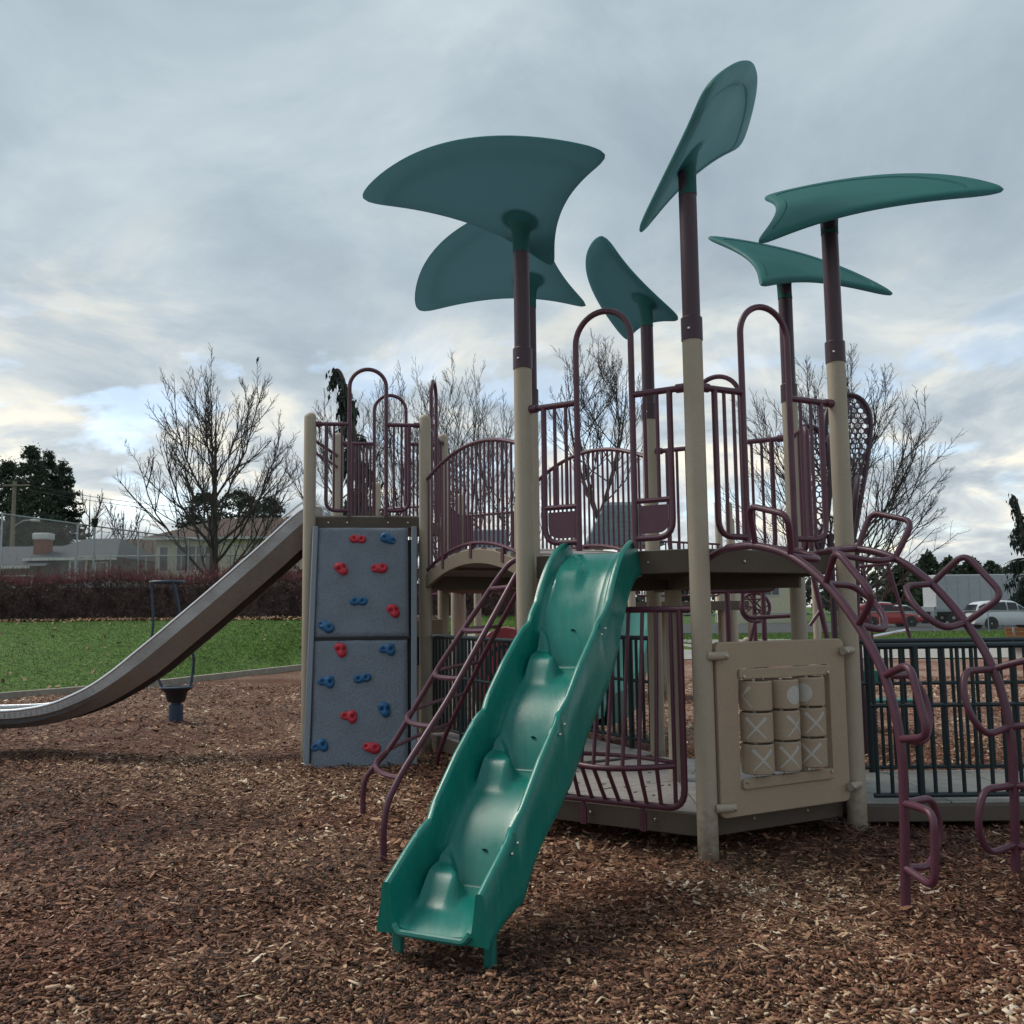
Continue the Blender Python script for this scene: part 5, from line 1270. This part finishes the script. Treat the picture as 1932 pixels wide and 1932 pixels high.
# ================================================================== HOUSES
def house(label, x0, x1, y0, y1, zb, ze, zr, wallm, roofm_, over=.6, rid=.28, wins=(), base=None, basem=None, chim=None, group='houses behind the fence'):
    root = thing('house', label, 'house', ((x0 + x1) / 2, (y0 + y1) / 2, zb), group)
    b = MB(); b.slab([(x0, y0), (x1, y0), (x1, y1), (x0, y1)], (base if base else zb - .3), ze); b.build('wall', wallm, root)
    if base: b = MB(); b.slab([(x0 + .06, y0 + .06), (x1 - .06, y0 + .06), (x1 - .06, y1), (x0 + .06, y1)], zb - .3, base - .002); b.build('lower_wall', basem, root); bb = MB(); bb.box(((x0 + x1) / 2, y0 - .04, base), (x1 - x0 + .2, .12, .16)); bb.build('trim', trimm, root)
    a0, a1, c0, c1 = x0 - over, x1 + over, y0 - over, y1 + over; rx = (x1 - x0) * rid; ym = (y0 + y1) / 2
    b = MB(); b.add([(a0, c0, ze), (a1, c0, ze), (a1, c1, ze), (a0, c1, ze), (x0 + rx, ym, zr), (x1 - rx, ym, zr)], [(0, 1, 5, 4), (1, 2, 5), (2, 3, 4, 5), (3, 0, 4), (3, 2, 1, 0)]); rf = b.build('roof', roofm_, root, smooth=0)
    b = MB(); b.box(((a0 + a1) / 2, c0 - .02, ze - .09), (a1 - a0, .06, .16)); b.build('gutter', trimm, root)
    if chim:
        cx_, cz, h = chim; b = MB(); b.box((cx_, ym - .8, cz + h / 2), (.85, .8, h)); b.build('chimney', brick, rf)
        b = MB(); b.box((cx_, ym - .8, cz + h + .22), (1.0, .95, .46)); b.build('chimney_cap', trimm, rf, bev=.06)
    for (wx, wz, ww, wh, nl) in wins:
        b = MB(); b.box((wx, y0 - .02, wz), (ww + .2, .08, wh + .2)); w = b.build('window', trimm, root)
        for k in range(nl):
            pw_ = ww / nl; b = MB(); b.box((wx - ww / 2 + pw_ * (k + .5), y0 - .065, wz), (pw_ - .08, .02, wh)); b.build('pane', paneM, w)
    return root
trimm = mat('house_trim', (.55, .56, .55), .6, .05, 10); paneM = mat('window_pane', (.05, .062, .075), .12, .2, .6, spec=.6)
cream = mat('cream_stucco', (.60, .55, .42), .85, .08, 6, .1, 40); brick = mat('brick', (.20, .085, .065), .85, .25, 9, .2, 30)
grb = mat('grey_blue_siding', (.13, .155, .175), .8, .08, 4, .1, 30, stretch=(.2, .2, 6)); rf_b = mat('brown_shingle_roof', (.070, .046, .036), .9, .25, 5, .3, 25); rf_g = mat('grey_shingle_roof', (.060, .074, .085), .9, .2, 5, .3, 25)
yd = 60
house('two-storey cream house with brown hip roof behind the bare tree', X_(292, yd), X_(610, yd), yd, yd + 9, GL, 6.3, 7.95, cream, rf_b, wins=((X_(308, yd), 4.95, .55, 1.5, 1), (X_(341, yd), 4.95, .6, 1.5, 1), (X_(377, yd), 4.98, 1.7, 1.5, 3), (X_(500, yd), 4.98, 1.4, 1.3, 2), (X_(376, yd), 2.4, 1.6, 1.0, 2), (X_(555, yd), 3.4, 1.0, 1.4, 2)), base=3.7, basem=brick)
yd = 56
hs = house('low grey-blue house with grey hip roof and brick chimney', X_(70, yd), X_(208, yd), yd, yd + 8, GL, 4.85, 6.30, grb, rf_g, rid=.26, wins=((X_(147, yd), 4.15, .9, .9, 2), (X_(190, yd), 4.1, .6, .8, 1)))
xw0, xw1 = X_(-70, yd), X_(74, yd)
b = MB(); b.slab([(xw0, yd - .6), (xw1, yd - .6), (xw1, yd + 6), (xw0, yd + 6)], GL - .3, 4.35); b.build('wall', grb, hs)
b = MB(); b.add([(xw0, yd - 1.2, 4.35), (xw1 + .9, yd - 1.2, 4.35), (xw1 + .9, yd + 3, 5.78), (xw0, yd + 3, 5.78), (xw0, yd + 7, 4.35), (xw1 + .9, yd + 7, 4.35)], [(0, 1, 2, 3), (3, 2, 5, 4), (0, 3, 4), (1, 5, 2)]); rw_ = b.build('roof', rf_g, hs, smooth=0)
b = MB(); b.box(((xw0 + xw1) / 2, yd - 1.22, 4.28), (xw1 - xw0, .06, .15)); b.build('gutter', trimm, hs)
b = MB(); b.box((X_(79, yd + .5), yd + .5, 5.35), (.82, .7, 1.3)); b.build('chimney', brick, rw_)
b = MB(); b.box((X_(79, yd + .5), yd + .5, 6.18), (.98, .86, .40)); b.build('chimney_cap', trimm, rw_, bev=.06)
for wx in (20, 55):
    b = MB(); b.box((X_(wx, yd), yd - .63, 3.4), (1.1, .06, .9)); w_ = b.build('window', trimm, hs); b = MB(); b.box((X_(wx, yd), yd - .67, 3.4), (.9, .02, .72)); b.build('pane', paneM, w_)
yd = 78
house('far low house with brown roof between the two nearer houses', X_(165, yd), X_(292, yd), yd, yd + 8, GL, 5.9, 8.0, grb, rf_b, wins=((X_(220, yd), 4.6, 1.2, 1.0, 2),))
yd = 88
house('far cream house seen under the upper deck at right', X_(1380, yd), X_(1500, yd), yd, yd + 8, 0, 4.6, 6.6, cream, rf_g, wins=((X_(1452, yd), 3.1, 1.4, 1.0, 2), (X_(1405, yd), 3.1, 1.2, 1.0, 2)))
yd = 110
house('grey far house behind the central bare trees', X_(900, yd), X_(1010, yd), yd, yd + 8, .5, 4.6, 6.8, grb, rf_g, wins=((X_(930, yd), 3.2, 1.4, 1.0, 2),))
# ================================================================== POLES, LAMPS, WIRES
woodp = mat('weathered_pole', (.19, .165, .13), .9, .2, 8, .2, 20)
up_ = thing('utility_pole', 'wooden utility pole with street light arm at far left', 'utility pole', (X_(20, 66), 66, GL))
px = X_(20, 66)
b = MB(); b.tube([(px, 66, GL - .3), (px, 66, 10.9)], [.17, .12], 10); b.build('pole', woodp, up_)
b = MB(); b.box((px + .2, 65.85, 10.6), (1.9, .1, .12)); b.build('crossarm', woodp, up_)
b = MB(); b.tube([(px, 66, 7.7), (px + .7, 66, 8.1), (px + 1.3, 66, 8.15)], .045, 8); b.build('lamp_arm', galv, up_)
b = MB(); b.box((px + 1.55, 66, 8.12), (.6, .28, .16)); b.build('lamp_head', trimm, up_, bev=.05)
for k, (dz, x2, z2) in enumerate(((0, 8, 9.0), (-.3, 12, 8.2), (-2.4, 11, 6.4))):
    a = np.array((px + .8 - .6 * k * .5, 66, 10.65 + dz)); c = np.array((px + x2 + 10, 70, z2)); P = [a + (c - a) * t - np.array((0, 0, 1.0)) * 4 * t * (1 - t) * .5 for t in np.linspace(0, 1, 14)]
    b = MB(); b.tube(P, .018, 4); tag(b.build('overhead_wire', blk), ('highest', 'middle', 'lowest')[k] + ' overhead wire running right from the utility pole', 'wire', 'overhead wires')
lp = thing('lamp_post', 'slim grey lamp post with dark lantern behind the hedge', 'lamp post', (X_(175, 38), 38, GL))
bar(lp, (X_(175, 38), 38, GL), (X_(175, 38), 38, 5.0), .045, galv, 'pole', 10)
b = MB(); b.lathe([(.05, 5.0), (.10, 5.05), (.13, 5.30), (.15, 5.34), (.03, 5.45)], (X_(175, 38), 38, 0), 12); b.build('lantern', blk, lp)
# bird on the highest twig
_br = [c for c in big_tree.children if c.name.startswith('branches')][0]
_co = np.empty(len(_br.data.vertices) * 3); _br.data.vertices.foreach_get('co', _co); _co = _co.reshape(-1, 3) + np.array(big_tree.location)
_sel = _co[np.abs(_co[:, 0] - X_(450, 45)) < .7]; q = _sel[np.argmax(_sel[:, 2])] + np.array((0, 0, .14))
bd = MB()
bd.lathe([(.01, -.09), (.05, -.05), (.065, 0), (.05, .06), (.035, .09), (.04, .115), (.02, .145)], q, 10, axis=(.25, 0, 1)); bd.box(q + np.array((-.04, 0, -.13)), (.03, .04, .12)); bd.box(q + np.array((.07, 0, .12)), (.05, .015, .012))
tag(bd.build('bird', blk), 'small dark bird perched atop the large left bare tree', 'bird')
# ================================================================== CARS
def paint(nm, c, r=.25): return mat(nm, c, r, .03, 20, coat=.5)
carglass = mat('car_glass', (.02, .024, .028), .08, .1, 1, spec=.6); tyre = mat('tyre', (.014, .014, .014), .85, .1, 40); rimm = mat('alloy', (.4, .4, .41), .35, .05, 20, metal=.8)
tail = mat('tail_lamp', (.4, .02, .02), .25, .1, 10); headl = mat('head_lamp', (.6, .62, .64), .15, .05, 10)
def car(label, x, y, rz, m, L=4.5, H=1.66, kind='suv', group='cars parked beyond the grass'):
    root = thing('car', label, 'car', (x, y, .03), group); M_ = np.array(((math.cos(rz), -math.sin(rz)), (math.sin(rz), math.cos(rz))))
    def w(V): V = np.asarray(V, float).reshape(-1, 3).copy(); V[:, :2] = V[:, :2] @ M_.T; return V + np.array((x, y, .03))
    h = L / 2; bel = H * .60
    if kind == 'suv': hood = [(-h, .55), (-h + .05, bel - .05), (-h * .62, bel + .02), (h * .34, bel - .03), (h * .66, bel - .11), (h * .92, bel - .24), (h, .55)]; roof = [(-h + .10, bel + .0), (-h + .34, H - .22), (-h * .68, H - .07), (-h * .2, H), (h * .08, H - .06), (h * .46, bel - .02)]
    else: hood = [(-h, .6), (-h + .05, bel), (-h * .7, bel + .04), (h * .36, bel), (h * .62, bel - .07), (h * .92, bel - .18), (h, .55)]; roof = [(-h * .82, bel + .05), (-h * .48, H - .05), (-.15, H), (h * .1, H - .03), (h * .44, bel + .02)]
    W_ = .91
    st = np.linspace(-h, h, 26); hz = np.interp(st, *zip(*hood)); G = []
    for s, z in zip(st, hz):
        e = 1 - .12 * (abs(s) / h) ** 6; zb = .24 + .08 * (abs(s) / h) ** 8
        G.append([(s, -W_ * e * .9, zb), (s, -W_ * e, .40), (s, -W_ * e * 1.01, z * .72), (s, -W_ * e * .95, z - .03), (s, -W_ * e * .85, z), (s, 0, z + .02), (s, W_ * e * .85, z), (s, W_ * e * .95, z - .03), (s, W_ * e * 1.01, z * .72), (s, W_ * e, .40), (s, W_ * e * .9, zb)])
    b = MB(); G = np.array(G); b.grid(w(G).reshape(G.shape), wrap=True, flip=False); k = G.shape[1]; b.F.append(tuple(range(k))); b.F.append(tuple((len(G) - 1) * k + i for i in range(k))[::-1]); b.build('body', m, root, smooth=50)
    rx, rz_ = zip(*roof); st = np.linspace(rx[0], rx[-1], 18); zz = np.interp(st, rx, rz_); G = []
    for s, z in zip(st, zz):
        t = (z - bel) / (H - bel); wr = W_ * (.90 - .22 * max(0, t)); G.append([(s, -W_ * .90, bel - .03), (s, -wr, z - .05), (s, -wr * .85, z), (s, 0, z + .015), (s, wr * .85, z), (s, wr, z - .05), (s, W_ * .90, bel - .03)])
    b = MB(); G = np.array(G); b.grid(w(G).reshape(G.shape)); b.build('roof', m, root, smooth=50)
    def sidewin(a0, a1):
        for sg in (-1, 1):
            P = []
            for s in np.linspace(a0, a1, 6): z = np.interp(s, rx, rz_) - .10; t = (z - bel) / (H - bel); P.append((s, sg * (W_ * (.90 - .22 * max(0, t)) + .018), max(z, bel + .04)))
            P = [(a0, sg * W_ * .915, bel + .03)] + P + [(a1, sg * W_ * .915, bel + .03)]
            q = MB(); q.plate(w(P), .012); q.build('side_window', carglass, root, smooth=0)
    sp_ = [(rx[0] + .22, -h * .16), (-h * .13, h * .11), (h * .14, rx[-1] - .14)] if kind == 'suv' else [(rx[0] + .22, -h * .12), (-h * .09, rx[-1] - .16)]
    for a0, a1 in sp_: sidewin(a0, a1)
    for (i0, i1) in ((0, 1), (-1, -2)):
        s0, z0, s1, z1 = rx[i0], rz_[i0], rx[i1], rz_[i1]; dn = .025 if i0 == -1 else -.025
        q = MB(); q.plate(w([(s0 + dn, -.70, z0 + .04), (s0 + dn, .70, z0 + .04), (s1 + dn, .60, z1 - .02), (s1 + dn, -.60, z1 - .02)]), .012); q.build('windscreen', carglass, root, smooth=0)
    for s in (-h * .60, h * .62):
        for sg in (-1, 1):
            c = w([(s, sg * (W_ - .10), .34)])[0]; ax = np.array((*(M_ @ np.array((0, sg))), 0))
            q = MB(); q.lathe([(.2, -.1), (.33, -.09), (.345, -.04), (.345, .06), (.32, .115), (.23, .12)], c, 20, axis=ax); ty = q.build('wheel', tyre, root)
            q = MB(); q.lathe([(.225, .10), (.215, .118), (.06, .10), (.05, .125), (.01, .128)], c, 16, axis=ax); q.build('rim', rimm, ty)
            q = MB(); q.lathe([(.40, .02), (.41, .108), (.36, .1085)], c, 22, axis=ax); q.build('wheel_arch', blk, root)
    for sg in (-1, 1):
        q = MB(); q.box(w([(-h + .10, sg * .72, bel - .12)])[0], (.22, .32, .2), rz); q.build('tail_lamp', tail, root, bev=.03)
        q = MB(); q.box(w([(h - .18, sg * .68, .70)])[0], (.34, .34, .14), rz); q.build('headlamp', headl, root, bev=.03)
        q = MB(); q.box(w([(h * .30, sg * 1.0, bel + .08)])[0], (.16, .2, .13), rz); q.build('wing_mirror', m, root, bev=.03)
    return root
car('white estate car with red tail lamp parked at the far right', 27.2 + 2.35, 57, .03, paint('white_paint', (.62, .65, .68)), 4.7, 1.70)
car('red car half hidden behind the right tower post', X_(1664, 66), 66, .03, paint('red_paint', (.42, .018, .022)), 4.5, 1.66)
car('silver saloon car behind the red car', X_(1695, 77), 77, .02, paint('silver_paint', (.42, .46, .50)), 4.6, 1.50, 'sedan')
car('pale blue-grey van-like car furthest back beside the truck', X_(1665, 92), 92, .3, paint('pale_blue_paint', (.36, .43, .48)), 4.4, 1.8)
car('second white car at the photo edge beyond the estate car', 36.2, 64, .05, paint('white_paint', (.58, .60, .62)), 4.5, 1.55, 'sedan')
tk = thing('box_truck', 'pale grey box truck parked behind the white estate car', 'truck', (X_(1832, 74), 74, 0))
boxm = mat('grey_box_panel', (.40, .43, .45), .5, .05, 3, .05, 30, grime=(.33, .35, .36), gscale=.8)
xa, xb2 = X_(1750, 74), X_(1916, 74); ya, yb2 = 73, 75.4
b = MB(); b.box(((xa + xb2) / 2, 74.2, 2.42), (xb2 - xa, 2.4, 2.75)); b.build('box', boxm, tk, bev=.06)
for k in range(1, 8): x = xa + (xb2 - xa) * k / 8; b = MB(); b.box((x, 72.99, 2.42), (.05, .03, 2.5)); b.build('side_rib', boxm, tk)
b = MB(); b.box(((xa + xb2) / 2, 72.985, 1.12), (xb2 - xa, .06, .12)); b.build('lower_rail', galv, tk)
b = MB(); b.box(((xa + xb2) / 2, 74.2, .88), (xb2 - xa + 1.5, 1.0, .28)); b.build('chassis', blk, tk)
b = MB(); b.box((xa - .08, 74.2, 1.0), (.25, 2.2, .75)); b.build('tail_lift', galv, tk, bev=.03)
b = MB(); G = [[(xb2 + .15, y, .7), (xb2 + 1.9, y, .7), (xb2 + 1.9, y, 1.55), (xb2 + 1.55, y, 2.6), (xb2 + .15, y, 2.65)] for y in (73.1, 75.3)]; b.grid(np.array(G), wrap=True); b.F += [tuple(range(5)), tuple(range(5, 10))[::-1]]; b.build('cab', paint('cab_white', (.6, .62, .64)), tk, bev=.08)
b = MB(); b.box((xb2 + 1.0, 73.08, 2.1), (.9, .04, .6)); b.build('cab_window', carglass, tk)
for x in (xa + 1.3, xb2 + 1.1):
    for y in (73.2, 75.2):
        q = MB(); q.lathe([(.2, -.12), (.46, -.12), (.48, 0), (.46, .12), (.2, .12)], (x, y, .48), 18, axis=(0, -1, 0)); ty = q.build('wheel', tyre, tk); q = MB(); q.lathe([(.25, .1), (.05, .13)], (x, y, .48), 14, axis=(0, -1, 0)); q.build('rim', rimm, ty)
# ================================================================== BENCH
benchm = mat('orange_brown_wood', (.26, .095, .035), .6, .25, 12, .2, 40, stretch=(.3, 6, 6))
be = thing('park_bench', 'orange-brown slatted wooden bench on the grass at right edge', 'bench', (13.6, 24.6, 0))
for k, z in enumerate((.54, .64, .74, .84)): b = MB(); b.box((13.7, 24.62 + k * .03, z), (1.9, .035, .085)); b.build('back_slat', benchm, be, bev=.006)
for k in range(4): b = MB(); b.box((13.7, 24.55 - .11 * k, .45), (1.9, .095, .04)); b.build('seat_slat', benchm, be, bev=.006)
for x in (12.95, 14.45):
    b = MB(); b.box((x, 24.36, .21), (.07, .45, .42)); b.box((x, 24.68, .62), (.06, .05, .55)); b.build('leg', conc, be, bev=.01)
